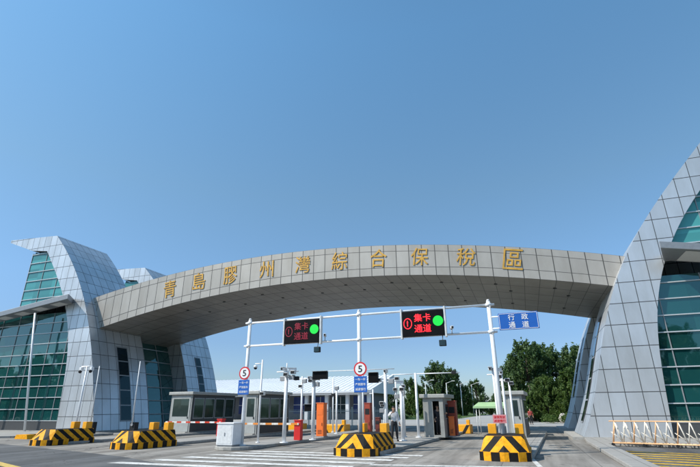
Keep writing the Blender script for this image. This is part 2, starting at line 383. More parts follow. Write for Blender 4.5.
# traffic islands
TILT = -.055
def island(x, y0, y1, hw):
    mb = MB(); P = []
    for i in range(9):
        a = math.pi+math.pi*i/8; P.append((hw*math.cos(a), y0+hw+hw*math.sin(a)))
    P += [(hw, y1), (-hw, y1)]
    mb.prism(P, 0, .15)
    o = mb.build('traffic_island', M['kerb'], bevel=.025); o.location = (x, 0, 0); o.rotation_euler = (0, 0, TILT); struct(o)
    mb = MB(); Q = [(px*.86, y0+.25+(py-y0)*.965) for px, py in P]
    mb.face([(px, py, .154) for px, py in Q]); t = mb.build('island_paving', M['islandtop']); t.location = (x, 0, 0); t.rotation_euler = (0, 0, TILT); struct(t)
for x, y0, y1 in ((-6.25, -1.1, 19), (.45, -1.9, 19), (6.15, -1.9, 18), (-11.9, -1.5, 19), (-18.35, -.7, 20), (-24.7, 3.6, 9)):
    island(x, y0, y1, 1.0)

# ================================================================ GATE TOWERS
VF, VM, VR, VE = 10.8, 17.2, 23.3, 28.8
def poly3(t):
    t = np.array(t); A = np.vstack([t[:, 0]**k for k in (1, 2, 3, 4)]).T
    c = np.linalg.lstsq(A, t[:, 1]-t[0, 1], rcond=None)[0]
    return lambda z: float(t[0, 1]+sum(c[k-1]*z**k for k in (1, 2, 3, 4)))
def tower(side, label, loc, base, sg, ridge_t, inner_t, can):
    T = thing('gate_tower', label, 'gate tower', loc, 0, 'silver towers at the two ends of the arch')
    ridge, inner = poly3(ridge_t), poly3(inner_t)
    U = lambda dx: base+sg*dx
    ZT, ZB = 19.0, 17.4
    zs = [.15+i*(ZB-.15)/28 for i in range(29)]; zr = zs+[ZB+(ZT-ZB)*k/3 for k in (1, 2, 3)]
    fl = (lambda p: p) if sg < 0 else (lambda p: p[::-1])
    def face(mb, pts, uv=None, smooth=False):
        if sg > 0: pts = pts[::-1]; uv = uv[::-1] if uv else None
        mb.face(pts, uv, smooth)
    PW, PH = .88, 1.28
    # gable band (front) with its reveal, and the overhanging beak at the top
    def gable(v, depth, ztop_shift=0):
        mb = MB()
        for a, b in zip(zs, zs[1:]):
            q = [(inner(a), a), (ridge(a), a), (ridge(b), b), (inner(b), b)]
            face(mb, [(U(d), v, z) for d, z in q], [(d/PW, z/PH) for d, z in q])
            face(mb, [(U(inner(a)), v, a), (U(inner(b)), v, b), (U(inner(b)), v+depth, b), (U(inner(a)), v+depth, a)], [(.5, .5)]*4)
        q = [(inner(ZB), ZB), (ridge(ZB), ZB), (ridge(18.2), 18.2), (ridge(ZT), ZT), (16.9, 19.4), (16.9, 19.1), (13.2, 17.75)]
        face(mb, [(U(d), v, z) for d, z in q], [(d/PW, z/PH) for d, z in q])
        return mb
    gable(VF, .5).build('front_gable', M['alu'], T, True)
    # curved road-side skin
    def skin(v0, v1, name):
        mb = MB(); arc = 0; nv = max(2, int((v1-v0)/.9+.5)); pv = (v1-v0)/nv
        for a, b in zip(zr, zr[1:]):
            L = math.hypot(ridge(b)-ridge(a), b-a)
            q = [(ridge(a), v0, a, 0, arc), (ridge(a), v1, a, nv, arc), (ridge(b), v1, b, nv, arc+L), (ridge(b), v0, b, 0, arc+L)]
            face(mb, [(U(d), y, z) for d, y, z, s, t in q], [(s, t/1.33) for d, y, z, s, t in q], False); arc += L
        for p in mb.sm: pass
        mb.sm = [True]*len(mb.sm)
        o = mb.build(name, M['alu'], T, True)
        bm = bmesh.new(); bm.from_mesh(o.data); bmesh.ops.remove_doubles(bm, verts=bm.verts, dist=1e-4); bm.to_mesh(o.data); bm.free()
        # top of the beak, its underside and the rear face
        mb = MB()
        face(mb, [(U(ridge(ZT)), v0, ZT), (U(ridge(ZT)), v1, ZT), (U(16.9), v1, 19.4), (U(16.9), v0, 19.4)], [(0, 0), (nv, 0), (nv, 8), (0, 8)])
        face(mb, [(U(16.9), v0, 19.4), (U(16.9), v1, 19.4), (U(16.9), v1, 19.1), (U(16.9), v0, 19.1)], [(.5, .5)]*4)
        mb.build('roof', M['alu'], T, True)
        mb = MB()
        face(mb, [(U(16.9), v0, 19.1), (U(16.9), v1, 19.1), (U(13.2), v1, 17.75), (U(13.2), v0, 17.75)])
        face(mb, [(U(13.2), v0, 17.75), (U(13.2), v1, 17.75), (U(inner(ZB)), v1, ZB), (U(inner(ZB)), v0, ZB)])
        mb.build('eaves_underside', M['canopy'], T, True)
        mb = MB()
        for a, b in zip(zs, zs[1:]):
            q = [(13.2, a), (ridge(a), a), (ridge(b), b), (13.2, b)]
            face(mb, [(U(d), v1, z) for d, z in q][::-1], [(d/PW, z/PH) for d, z in q][::-1])
        q = [(13.2, ZB), (ridge(ZB), ZB), (ridge(ZT), ZT), (16.9, 19.4), (16.9, 19.1), (13.2, 17.75)]
        face(mb, [(U(d), v1, z) for d, z in q][::-1], [(d/PW, z/PH) for d, z in q][::-1])
        q = [(v0+.5, .15), (v0+.5, ZB+.3), (v1, ZB+.3), (v1, .15)]
        face(mb, [(U(13.2), y, z) for y, z in q], [(y/PW, z/PH) for y, z in q])
        mb.build('rear_wall' , M['alu'], T, True)
        return o
    skin(VF, VM, 'road_side_skin')
    # dark strip windows let into the skin
    def strip(v0, v1, z0, z1):
        mb = MB(); fr = MB(); n = 5
        for i in range(n):
            a, b = z0+(z1-z0)*i/n+.05, z0+(z1-z0)*(i+1)/n-.05
            for k in range(4):
                p, q = a+(b-a)*k/4, a+(b-a)*(k+1)/4
                face(mb, [(U(ridge(p)-.05), v0, p), (U(ridge(p)-.05), v1, p), (U(ridge(q)-.05), v1, q), (U(ridge(q)-.05), v0, q)])
        for i in range(12):
            p, q = z0-.06+(z1-z0+.12)*i/12, z0-.06+(z1-z0+.12)*(i+1)/12
            face(fr, [(U(ridge(p)-.035), v0-.07, p), (U(ridge(p)-.035), v1+.07, p), (U(ridge(q)-.035), v1+.07, q), (U(ridge(q)-.035), v0-.07, q)])
        o = fr.build('strip_window', M['grey'], T, True); mb.build('pane', M['strip'], o, True)
    strip(13.75, 14.95, .9, 7.5)
    # glass front: teal lantern above the canopy painted skylit, curtain wall below painted dark
    cz = lambda dx: can['z']-can['s']*(dx-can['d0'])
    vg = VF+.3
    def curtain(name, zlo, zhi, dout, m, dz, dv):
        mb = MB(); fr = MB(); vr = MB()
        n = 22
        for i in range(n):
            a, b = zlo+(zhi-zlo)*i/n, zlo+(zhi-zlo)*(i+1)/n
            face(mb, [(U(dout), vg, a), (U(inner(min(a, ZB))), vg, a), (U(inner(min(b, ZB))), vg, b), (U(dout), vg, b)])
        o = mb.build(name, m, T, True)
        z = zlo
        while z <= zhi+.01:
            x0, x1 = sorted((U(inner(min(z, ZB))), U(dout))); fr.box(x0, x1, vg-.09, vg-.004, z-.032, z+.032); z += dz
        d = dout
        while d > inner(zlo)+.4:
            ztop = min(zhi, next((zz for zz in np.arange(zlo, zhi, .2) if inner(zz) > d), zhi))
            x = U(d); vr.box(x-.025, x+.025, vg-.05, vg-.004, zlo, ztop); d -= dv
        fr.build('mullion', M['mullion'], o, True); vr.build('vertical_mullion', M['grey'], o, True)
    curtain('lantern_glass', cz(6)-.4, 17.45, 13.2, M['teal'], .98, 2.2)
    curtain('curtain_wall', .95, cz(9)-.75, 22, M['teal_dark_inside'], .98, 2.35)
    mb = MB(); x0, x1 = sorted((U(4.2), U(22))); mb.box(x0, x1, vg-.06, vg+.2, .16, .90); mb.build('sill_wall', M['alu'], T, True)
    mb = MB(); x0, x1 = sorted((U(13.25), U(22))); mb.box(x0, x1, vg+.02, VE-.3, .16, cz(14)-.9)
    mb.build('side_wing', M['canopy'], T, True)
    # canopy: sloping slab with skylight bays on its underside
    mb = MB(); d0, d1, v0 = can['d0'], 23, can['v']; th = can['t']
    A = [(d0+.25, v0-.0), (d1, v0), (d1, VF-.02), (can['db'], VF-.02)]
    top = [(U(d), v, cz(d)) for d, v in A]; bot = [(U(d-(.0)), v, cz(d)-th) for d, v in A]
    face(mb, top, None); face(mb, bot[::-1], None)
    for i in range(4):
        j = (i+1) % 4; face(mb, [bot[i], bot[j], top[j], top[i]])
    c = mb.build('canopy', M['canopy'], T, True, bevel=.03)
    d = d0+1.0
    while d < d1-2.2:
        mb = MB()
        q = [(d+.5, v0+.25), (d+1.75, v0+.25), (d+1.75, VF-.2), (d+.5, VF-.2)]
        face(mb, [(U(a), v, cz(a)-th-.012) for a, v in q][::-1]); d += 2.35
        mb.build('skylight', M['canopy_light'], c, True)
    for (b0, t0) in can['cols']:
        MB().tube(b0, t0, .10, .09, 14).build('column', M['white'], T, True)
    # recessed glazed middle bay, then the rear sail
    mb = MB()
    for a, b in zip(zs[:-6], zs[1:-5]):
        face(mb, [(U(ridge(a)+1.9), VM, a), (U(ridge(a)+1.9), VR, a), (U(ridge(b)+1.9), VR, b), (U(ridge(b)+1.9), VM, b)])
    o = mb.build('middle_bay_glass', M['teal_dark_inside'], T, True)
    mb = MB()
    for z in np.arange(1.4, 13.5, 1.33):
        x = U(ridge(z)+1.86); mb.box(x-.05, x+.05, VM, VR, z-.04, z+.04)
    for y in (VM+2.05, VM+4.1):
        for a, b in zip(zs[:-6], zs[1:-5]): mb.tube((U(ridge(a)+1.86), y, a), (U(ridge(b)+1.86), y, b), .045, .045, 6, False)
    mb.build('mullion', M['grey'], o, True)
    zc = zs[-6]
    mb = MB(); x0, x1 = sorted((U(ridge(zc)+1.0), U(13.1))); mb.box(x0, x1, VM+.01, VR-.01, zc, zc+.35); mb.build('middle_roof', M['alu'], T, True)
    skin(VR, VE, 'rear_sail_skin')
    strip(25.5, 26.4, 2.6, 7.6)
    mb = gable(VR, .4)
    mb.build('rear_sail_gable', M['alu'], T, True)
    mb = MB()
    for a, b in zip(zs, zs[1:]):
        face(mb, [(U(13.1), VR+.3, a), (U(inner(a)), VR+.3, a), (U(inner(b)), VR+.3, b), (U(13.1), VR+.3, b)])
    mb.build('rear_lantern_glass', M['teal'], T, True)
    return T
tower('left', 'silver curved tower at the left end of the arch, with a white column', (-27.34, VF, 0), -27.34, -1,
      [(0, 0), (1.8, .42), (5.72, 1.55), (9.46, 3.0), (14.17, 5.7), (17, 7.9), (19, 9.86)],
      [(0, 4.3), (.62, 4.36), (4.36, 4.52), (7.94, 5.2), (10.83, 6.18), (12.7, 7.26), (15, 9.0), (17.4, 10.8)],
      dict(d0=4.3, db=5.5, z=12.02, s=.117, v=9.4, t=.5, cols=(((-34.95, 10.45, .1), (-36.0, 9.6, 10.5)), ((-39.8, 10.2, .1), (-40.6, 9.4, 9.9)))))
tower('right', 'silver curved tower at the right end of the arch, close behind the folding gate', (9.82, VF, 0), 9.82, 1,
      [(0, 0), (3.59, 1.43), (6.13, 2.27), (8.53, 3.1), (10.86, 4.44), (12.59, 5.63), (14.26, 6.92), (17.36, 9.6), (19, 11.1)],
      [(0, 4.5), (.56, 4.52), (2.63, 4.64), (5.38, 4.95), (7.12, 5.32), (9.51, 6.0), (11.58, 7.03), (13.46, 8.36), (14.23, 9.07), (17.4, 12.0)],
      dict(d0=5.3, db=6.2, z=10.68, s=.19, v=8.4, t=.42, cols=(((25.5, 10.2, .1), (25.5, 9.2, 8.0)),)))

# ================================================================ ARCH
AV0, AV1 = 12.0, 24.0
up = lambda u: 13.5895-.11257*u-.0050365*u*u
lo = lambda u: 11.157-.0895711*u-.0052557*u*u
AU0, AU1, NA = -33.4, 15.2, 60
us = [AU0+(AU1-AU0)*i/NA for i in range(NA+1)]
A = thing('gate_arch', 'taupe clad arch spanning the lanes between the two silver towers, with gold characters', 'arch', (-9, AV0, 0))
mb = MB()
for a, b in zip(us, us[1:]):
    h0 = (lo(a), lo(a)+.62, up(a)-.5, up(a)); h1 = (lo(b), lo(b)+.62, up(b)-.5, up(b))
    for k in range(3):
        mb.face([(a, AV0, h0[k]), (b, AV0, h1[k]), (b, AV0, h1[k+1]), (a, AV0, h0[k+1])], [(a, k), (b, k), (b, k+1), (a, k+1)])
mb.build('front_fascia', M['taupe'], A, True)
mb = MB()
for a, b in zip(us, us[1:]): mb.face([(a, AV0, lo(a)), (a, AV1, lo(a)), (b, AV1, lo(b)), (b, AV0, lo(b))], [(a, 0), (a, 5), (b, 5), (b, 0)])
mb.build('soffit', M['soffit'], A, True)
mb = MB()
for a, b in zip(us, us[1:]): mb.face([(b, AV1, lo(b)), (a, AV1, lo(a)), (a, AV1, up(a)), (b, AV1, up(b))], [(b, 0), (a, 0), (a, 2), (b, 2)])
mb.build('rear_fascia', M['taupe'], A, True)
mb = MB()
for a, b in zip(us, us[1:]): mb.face([(a, AV0, up(a)), (b, AV0, up(b)), (b, AV1, up(b)), (a, AV1, up(a))], [(a, 0), (b, 0), (b, 8), (a, 8)])
mb.build('roof_panel', M['taupe'], A, True)
for y in (14.2, 16.2, 21.0):
    for k in range(9):
        u = -22+k*4+(1 if y > 16 else 0)
        MB().disc((u, y, lo(u)-.01), (0, 0, 1), .13, .05, 12).build('downlight', M['dark'], A, True)
for ch, u, z1, z0 in zip('青島膠州灣綜合保稅區', (-22.46, -19.3, -16.03, -12.41, -8.99, -5.7, -2.43, .83, 4.24, 7.45),
                         (13.0, 13.4, 13.62, 13.72, 13.75, 13.72, 13.55, 13.25, 12.8, 12.33), (11.35, 11.75, 11.98, 12.2, 12.25, 12.15, 12.02, 11.8, 11.4, 10.75)):
    me = text_mesh(ch, (z1-z0)*.95, 1.34, .045, .002)
    t = text_obj('character', me, M['gold'], A, (u+9, -.03, (z0+z1)/2))
    sl = math.atan((up(u+.1)-up(u-.1))/.2); t.rotation_euler = (0, -sl, 0)

# ================================================================ OVERHEAD GANTRY
G = thing('overhead_gantry', 'white three-post steel gantry with two crossbars across the lanes', 'gantry', (0, 0, 0))
for x in (-6.05, 0, 6.05):
    p = MB().tube((x, 0, .12), (x, 0, 6.15), .098, .085, 16).build('pole', M['white'], G)
    mb = MB().tube((x, 0, 6.15), (x, 0, 6.24), .085, .05, 12); mb.build('pole_cap', M['white'], p)
    for z in (6.0, 4.82): MB().tube((x, 0, z-.06), (x, 0, z+.06), .135, .135, 14).build('collar', M['white'], p)
    mb = MB().tube((x, 0, .12), (x, 0, .19), .22, .22, 14); mb.build('base_plate', M['white'], p)
for z in (6.0, 4.82):
    MB().tube((-6.3, 0, z), (6.3, 0, z), .052, .052, 10).build('crossbar', M['white'], G)
def screen(x, label, dim):
    S = thing('lane_display', label, 'led display', (x, -.2, 5.36), 0, 'led displays on the gantry')
    MB().box(-.95, .95, -.07, .12, -.58, .57).build('housing', M['dark'], S, bevel=.015)
    MB().box(-.92, .92, -.085, -.072, -.55, .54).build('screen', M['black'], S)
    for sx in (-1, 1): MB().box(sx*1.0-.035, sx*1.0+.035, -.05, .16, -.66, .70).build('side_bracket', M['offwhite'], S)
    m = M['led_dim'] if dim else M['led_red']
    text_obj('led_text', text_mesh('集卡', .36, .76, .01, .006), m, S, (.0, -.094, .24))
    text_obj('led_text', text_mesh('通道', .36, .76, .01, .006), m, S, (.0, -.094, -.24))
    mb = MB()
    for i in range(24):
        a, b = 2*math.pi*i/24, 2*math.pi*(i+1)/24
        mb.face([(-.68+.2*math.cos(a), -.09, .25*math.sin(a)), (-.68+.2*math.cos(b), -.09, .25*math.sin(b)), (-.68+.165*math.cos(b), -.09, .21*math.sin(b)), (-.68+.165*math.cos(a), -.09, .21*math.sin(a))][::-1])
    mb.box(-.71, -.67, -.094, -.088, -.13, .13)
    mb.face([(-.73, -.092, .03), (-.65, -.092, .03), (-.69, -.092, .14)])
    mb.build('led_symbol', m, S)
    MB().disc((.70, -.092, .05), (0, 1, 0), .23, .012, 28).build('green_lamp', M['led_green'], S)
    return S
screen(-2.92, 'led lane display with dim dark red characters, left one on the gantry', True)
screen(3.13, 'led lane display with bright red characters between the middle and right posts', False)
def bullet_camera(x, y, z, rz, label, group='small cameras on the gantry', drop=True):
    C = thing('gantry_camera', label, 'camera', (x, y, z), rz, group)
    MB().box(-.06, .06, -.2, .14, -.05, .07).build('body', M['offwhite'], C, bevel=.015)
    MB().tube((0, -.2, 0), (0, -.24, 0), .045, .045, 10).build('lens', M['dark'], C)
    MB().tube((0, .0, -.05), (0, .0, -.26), .02, .02, 8).build('bracket', M['grey'], C)
    return C
def flood(x, y, z, label):
    C = thing('floodlight', label, 'floodlight', (x, y, z), 0, 'black floodlights under the displays')
    MB().box(-.15, .15, -.12, .06, -.2, .06).build('housing', M['dark'], C, bevel=.02)
    MB().box(-.13, .13, -.126, -.121, -.18, .04).build('lens', M['window'], C)
    MB().tube((0, 0, .06), (0, .1, .32), .02, .02, 8).build('bracket', M['grey'], C)
flood(-2.06, -.2, 4.5, 'black floodlight hanging below the dim left display')
flood(3.96, -.2, 4.5, 'black floodlight hanging below the bright right display')
bullet_camera(-1.72, -.1, 5.1, .3, 'small camera on the gantry just right of the dim display')
bullet_camera(4.38, -.1, 5.08, .3, 'small camera on the gantry just right of the bright display')

# blue hanging lane sign
S = thing('lane_sign', 'blue rectangular lane sign reading 行政通道 beside the right gantry post', 'sign', (7.2, -.15, 5.2))
MB().box(-.80, .80, -.02, .02, -.36, .36).build('sign_plate', M['blue'], S, bevel=.012)
mb = MB()
for a in ((-.77, .77, .318, .334), (-.77, .77, -.334, -.318), (-.77, -.754, -.334, .334), (.754, .77, -.334, .334)): mb.box(a[0], a[1], -.026, -.021, a[2], a[3])
mb.build('sign_border', M['sign_white'], S)
for ch, x, z in (('行', -.27, .16), ('政', .27, .16), ('通', -.27, -.16), ('道', .27, -.16)): text_obj('character', text_mesh(ch, .255, .265, .008, .007), M['sign_white'], S, (x, -.027, z))
mb = MB()
for z in (.25, -.25): mb.tube((-1.15, .12, z), (.6, .12, z), .03, .03, 8); mb.box(.3, .36, .02, .13, z-.03, z+.03); mb.box(-.5, -.44, .02, .13, z-.03, z+.03)
mb.build('bracket', M['white'], S)

# round limit signs and blue notice plates on two posts
def limit_sign(x, label):
    S = thing('speed_limit_sign', label, 'road sign', (x, -.16, 3.47), 0, 'round speed limit signs')
    MB().disc((0, 0, 0), (0, 1, 0), .315, .02, 32).build('rim', M['sign_red'], S)
    MB().disc((0, -.013, 0), (0, 1, 0), .245, .012, 32).build('face', M['sign_white'], S)
    text_obj('digit', text_mesh('5', .30, .20, .006, .012), M['sign_black'], S, (0, -.023, 0))
    MB().box(-.1, .1, .01, .06, -.05, .05).build('clamp', M['grey'], S)
    S = thing('notice_plate', label.replace('round red rimmed 5 sign', 'blue three line notice plate').replace('above', 'below').replace('blue plate', 'round 5 sign'), 'sign', (x, -.16, 2.80), 0, 'blue notice plates')
    MB().box(-.31, .31, -.012, .012, -.35, .35).build('plate', M['blue'], S, bevel=.008)
    for i, tx in enumerate(('一车一杆', '严禁跟车', '减速慢行')):
        text_obj('notice_text', text_mesh(tx, .115, .5, .004, .004), M['sign_white'], S, (0, -.0155, .215-.215*i))
    MB().box(-.1, .1, .012, .06, -.05, .05).build('clamp', M['grey'], S)
limit_sign(-6.06, 'round red rimmed 5 sign above the blue plate on the left gantry post')
limit_sign(.09, 'round red rimmed 5 sign above the blue plate on the middle gantry post')
S = thing('notice_board', 'small pink notice with red lettering low on the right gantry post', 'sign', (5.98, -.2, 1.34))
MB().box(-.26, .26, -.01, .01, -.16, .16).build('plate', M['sign_pink'], S)
for i, tx in enumerate(('谨慎驾驶', '减速慢行')): text_obj('notice_text', text_mesh(tx, .10, .44, .004, .01), M['sign_red'], S, (0, -.0125, .07-.14*i))
MB().box(-.06, .06, .01, .1, -.03, .03).build('clamp', M['grey'], S)

# ================================================================ ISLAND-END BARRIER BLOCKS
def barrier(loc, label, L=3.0, hw=.88):
    B = thing('barrier_block', label, 'barrier', loc, TILT, 'striped barrier blocks')
    zb, zt = .29, .79
    ins, fro = .20, .55
    n0 = .32
    # base course: alternating squares
    mb = MB(); per = .62
    ring = [(-hw, L), (-hw, n0), (-hw*.55, .08), (0, 0), (hw*.55, .08), (hw, n0), (hw, L)]
    s = -.155-L*1.0
    cum = [0]
    for a, b in zip(ring, ring[1:]): cum.append(cum[-1]+math.dist(a, b))
    mid = cum[3]
    for i in range(6):
        a, b = ring[i], ring[i+1]; u0, u1 = (cum[i]-mid+.155)/per, (cum[i+1]-mid+.155)/per
        mb.face([(*a, 0), (*b, 0), (*b, zb), (*a, zb)], [(u0, 0), (u1, 0), (u1, 1), (u0, 1)])
    mb.face([(x, y, zb) for x, y in ring]); mb.face([(hw, L, 0), (-hw, L, 0), (-hw, L, zb), (hw, L, zb)], [(.2, 0)]*4)
    mb.build('base_course', M['stripes'], B)
    # upper body: sloped nose with chevrons, leaning sides with slanted bars
    e = .05
    lowr = [(-hw+e, L-.03), (-hw+e, n0+.05), (-hw*.55, .13), (0, .05), (hw*.55, .13), (hw-e, n0+.05), (hw-e, L-.03)]
    topr = [(-hw+ins, L-.03), (-hw+ins, fro+.15), (-hw*.42, fro+.02), (0, fro-.05), (hw*.42, fro+.02), (hw-ins, fro+.15), (hw-ins, L-.03)]
    mb = MB()
    for i in range(6):
        a, b, c, d = lowr[i], lowr[i+1], topr[i+1], topr[i]
        if i in (1, 2, 3, 4):
            f = lambda p, z: (abs(p[0])/.58+z/.62+.18)
        else:
            f = lambda p, z: (p[1]/.62+(z-.3)/.50+.35)
        mb.face([(*a, zb), (*b, zb), (*c, zt), (*d, zt)], [(f(a, zb), 0), (f(b, zb), 0), (f(c, zt), 1), (f(d, zt), 1)])
    mb.face([(x, y, zt) for x, y in topr], [(abs(p[0])/.58+zt/.62+.18+(p[1]-fro)*.0, 0) for p in topr])
    mb.face([(hw-e, L-.03, zb), (-hw+e, L-.03, zb), (-hw+ins, L-.03, zt), (hw-ins, L-.03, zt)], [(.2, 0)]*4)
    mb.build('striped_body', M['stripes'], B)
    for sx in (-1, 1):
        MB().box(sx*(hw-.36)-.16, sx*(hw-.36)+.16, L-.55, L-.15, zt-.05, zt+.36).build('bollard', M['yellow'], B, bevel=.015)
    return B
blk = barrier((.35, -2.25, 0), 'yellow and black barrier block around the middle gantry post')
dup(blk, (6.12, -2.35, 0), -.01, 'yellow and black barrier block at the right gantry post, pink notice above it')
dup(blk, (-11.75, -1.95, 0), TILT-.02, 'yellow and black barrier block on the left beside the zebra crossing')
dup(blk, (-18.35, -1.2, 0), TILT-.02, 'yellow and black barrier block furthest left in front of the left tower')
def lowkerb(x, y, rz, label):
    B = thing('hazard_kerb', label, 'kerb', (x, y, 0), rz, 'low hazard striped kerbs'); mb = MB(); n = 8; L = .55
    for i in range(n):
        a, b = i*L, (i+1)*L
        q = [(0, a, 0), (0, b, 0), (.12, b, .27), (.12, a, .27)]; k = .3 if i % 2 == 0 else .7
        mb.face(q[::-1], [(k, 0)]*4); mb.face([(.12, a, .27), (.12, b, .27), (1.2, b, .27), (1.2, a, .27)][::-1], [(k, 0)]*4)
        mb.face([(1.2, a, .27), (1.2, b, .27), (1.32, b, 0), (1.32, a, 0)][::-1], [(k, 0)]*4)
    mb.face([(0, 0, 0), (1.32, 0, 0), (1.2, 0, .27), (.12, 0, .27)], [(.3, 0)]*4); mb.face([(0, n*L, 0), (.12, n*L, .27), (1.2, n*L, .27), (1.32, n*L, 0)], [(.3, 0)]*4)
    mb.build('kerb_body', M['stripes'], B)
lowkerb(-26.0, 3.2, TILT, 'low yellow and black kerb at the left edge below the glass wall')

# white switch cabinet on the left island
Cb = thing('switch_cabinet', 'white steel switch cabinet at the foot of the left gantry post', 'cabinet', (-6.45, -.5, .154), TILT)
MB().box(-.46, .46, -.34, .34, .06, .98).build('body', M['white'], Cb, bevel=.015)
MB().box(-.42, .42, -.30, .30, 0, .06).build('plinth', M['grey'], Cb)
MB().box(-.50, .50, -.38, .38, .98, 1.03).build('lid', M['white'], Cb, bevel=.01)
d = MB().box(-.40, .40, -.352, -.342, .12, .92).build('door', M['offwhite'], Cb); MB().box(-.02, .02, -.375, -.353, .46, .60).build('handle', M['grey'], d)

# ================================================================ GUARD BOOTHS
def booth(loc, rz, label, w, L, h, group='guard booths between the lanes', front='door'):
    B = thing('guard_booth', label, 'guard booth', loc, rz, group); hw = w/2
    MB().box(-hw, hw, 0, L, 0, h-.22).build('wall', M['boothwall'], B, bevel=.02)
    MB().box(-hw-.16, hw+.16, -.18, L+.18, h-.22, h).build('roof', M['boothroof'], B, bevel=.03)
    f = MB().box(-hw+.14, hw-.14, -.03, -.002, .08, h-.36).build('door', M['boothdoor'], B); MB().box(-hw+.28, hw-.28, -.04, -.031, 1.15, h-.52).build('pane', M['window'], f)
    MB().box(hw-.30, hw-.25, -.07, -.031, 1.0, 1.14).build('handle', M['dark'], f)
    mb = MB().box(-hw+.1, hw-.1, -.30, -.02, 0, .07); mb.build('step', M['kerb'], B)
    for sx in (-1, 1):
        lowp = MB(); x0, x1 = sorted((sx*(hw+.002), sx*(hw+.02))); lowp.box(x0, x1, .06, L-.06, .08, h-.24); lowp.build('shaded_side_panel', M['boothshaded'], B)  # side shade carried by the near-black panel colour
        n = max(2, int(L/1.3))
        for i in range(n):
            a, b = .15+i*(L-.3)/n+.05, .15+(i+1)*(L-.3)/n-.05
            x0, x1 = sorted((sx*(hw+.021), sx*(hw+.035))); fw = MB().box(x0, x1, a, b, .98, h-.45).build('window', M['grey'], B)
            x0, x1 = sorted((sx*(hw+.036), sx*(hw+.045))); MB().box(x0, x1, a+.07, b-.07, 1.05, h-.52).build('pane', M['window'], fw)
    return B
booth((-18.35, 10.4, .15), TILT, 'long grey guard booth with flat grey roof below the left end of the arch', 2.1, 5.4, 2.95)
booth((-11.15, 8.9, .15), TILT, 'grey guard booth with dark glass side just right of the left gantry post', 1.15, 4.3, 2.85)
b3 = thing('guard_booth', 'narrow grey guard booth with a dark open doorway, guard standing in it', 'guard booth', (1.68, 8.7, .15), TILT, 'guard booths between the lanes')
mb = MB(); mb.box(-.62, .62, 0, 2.6, 0, .12); mb.box(-.62, -.02, 0, .08, .12, 2.2); mb.box(.38, .62, 0, .08, .12, 2.2); mb.box(-.02, .38, 0, .08, 2.02, 2.2)
mb.box(-.62, -.55, .08, 2.52, .12, 2.2); mb.box(.55, .62, .08, 2.52, .12, 2.2); mb.box(-.62, .62, 2.52, 2.6, .12, 2.2)
mb.build('wall', M['boothwall'], b3)
MB().box(-.78, .78, -.16, 2.75, 2.2, 2.42).build('roof', M['boothroof'], b3, bevel=.03)
MB().box(-.54, .54, 1.2, 1.26, .12, 2.2).build('partition', M['boothshaded'], b3)
f = MB().box(.622, .65, .4, 2.2, 1.0, 1.9).build('window', M['grey'], b3); MB().box(.651, .66, .47, 2.13, 1.07, 1.83).build('pane', M['window'], f)
booth((6.35, 9.6, .15), TILT, 'grey guard booth behind the right gantry post, right of the green awning', .95, 3.2, 2.55)

# orange kiosks and boom barrier machines
def kiosk(loc, m, w, h, label, cat='kiosk'):
    K = thing('card_kiosk', label, cat, loc, TILT, 'upright card kiosks on the islands')
    MB().box(-w/2, w/2, -w*.4, w*.6, 0, h).build('body', m, K, bevel=.02)
    MB().box(-w/2-.02, w/2+.02, -w*.4-.02, w*.6+.02, h, h+.05).build('cap', m, K, bevel=.01)
    d = MB().box(-w*.36, w*.36, -w*.4-.012, -w*.4-.002, h*.66, h*.84).build('panel', M['dark'] if m is not M['orange'] else M['orange'], K)
    dr = MB().box(-w*.4, w*.4, -w*.4-.008, -w*.4-.001, .1, h*.6).build('door', m, K); MB().box(w*.27, w*.31, -w*.4-.03, -w*.4-.009, h*.33, h*.42).build('handle', M['dark'], dr)
    v_ = MB()
    for q in range(5): v_.box(-w*.28, w*.28, -w*.4-.013, -w*.4-.009, .18+q*.05, .20+q*.05)
    v_.build('vent', M['dark'], dr)
    MB().box(-w/2-.05, w/2+.05, -w*.4-.05, w*.6+.05, 0, .05).build('foot', M['grey'], K)
kiosk((-5.15, 7.5, .154), M['orange'], .50, 1.93, 'tall bright orange card kiosk in the lane right of the left post')
kiosk((-2.62, 9.2, .154), M['rust'], .40, 1.92, 'tall rust red card kiosk just right of the middle gantry post')
kiosk((-2.0, 9.3, .154), M['brown'], .30, 1.05, 'short dark red brown kiosk beside the rust red one')
kiosk((2.62, 10.1, .154), M['rust'], .50, 2.0, 'tall rust red kiosk against the right side of the narrow booth')
kiosk((2.60, 9.55, .154), M['orange'], .30, 1.1, 'short orange kiosk at the right foot of the narrow booth')

def boom(loc, rz, label, L, armm, bodym, h=1.0):
    B = thing('boom_barrier', label, 'boom barrier', loc, rz, 'lowered boom barriers')
    MB().box(-.2, .2, -.17, .17, 0, h).build('cabinet', bodym, B, bevel=.02)
    MB().box(-.23, .23, -.2, .2, h, h+.05).build('lid', bodym, B, bevel=.012)
    mb = MB(); z = h-.16; mb.face([(-L, -.215, z-.05), (.1, -.215, z-.05), (.1, -.215, z+.05), (-L, -.215, z+.05)], [(-L/.8, 0), (.1, 0), (.1, 1), (-L/.8, 1)])
    mb.face([(-L, -.175, z+.05), (.1, -.175, z+.05), (.1, -.175, z-.05), (-L, -.175, z-.05)], [(-L/.8, 0), (.1, 0), (.1, 1), (-L/.8, 1)])
    mb.face([(-L, -.215, z+.05), (.1, -.215, z+.05), (.1, -.175, z+.05), (-L, -.175, z+.05)], [(-L/.8, 0), (.1, 0), (.1, 1), (-L/.8, 1)])
    mb.face([(-L, -.175, z-.05), (.1, -.175, z-.05), (.1, -.215, z-.05), (-L, -.215, z-.05)], [(-L/.8, 0), (.1, 0), (.1, 1), (-L/.8, 1)])
    mb.build('arm', armm, B)
    return B
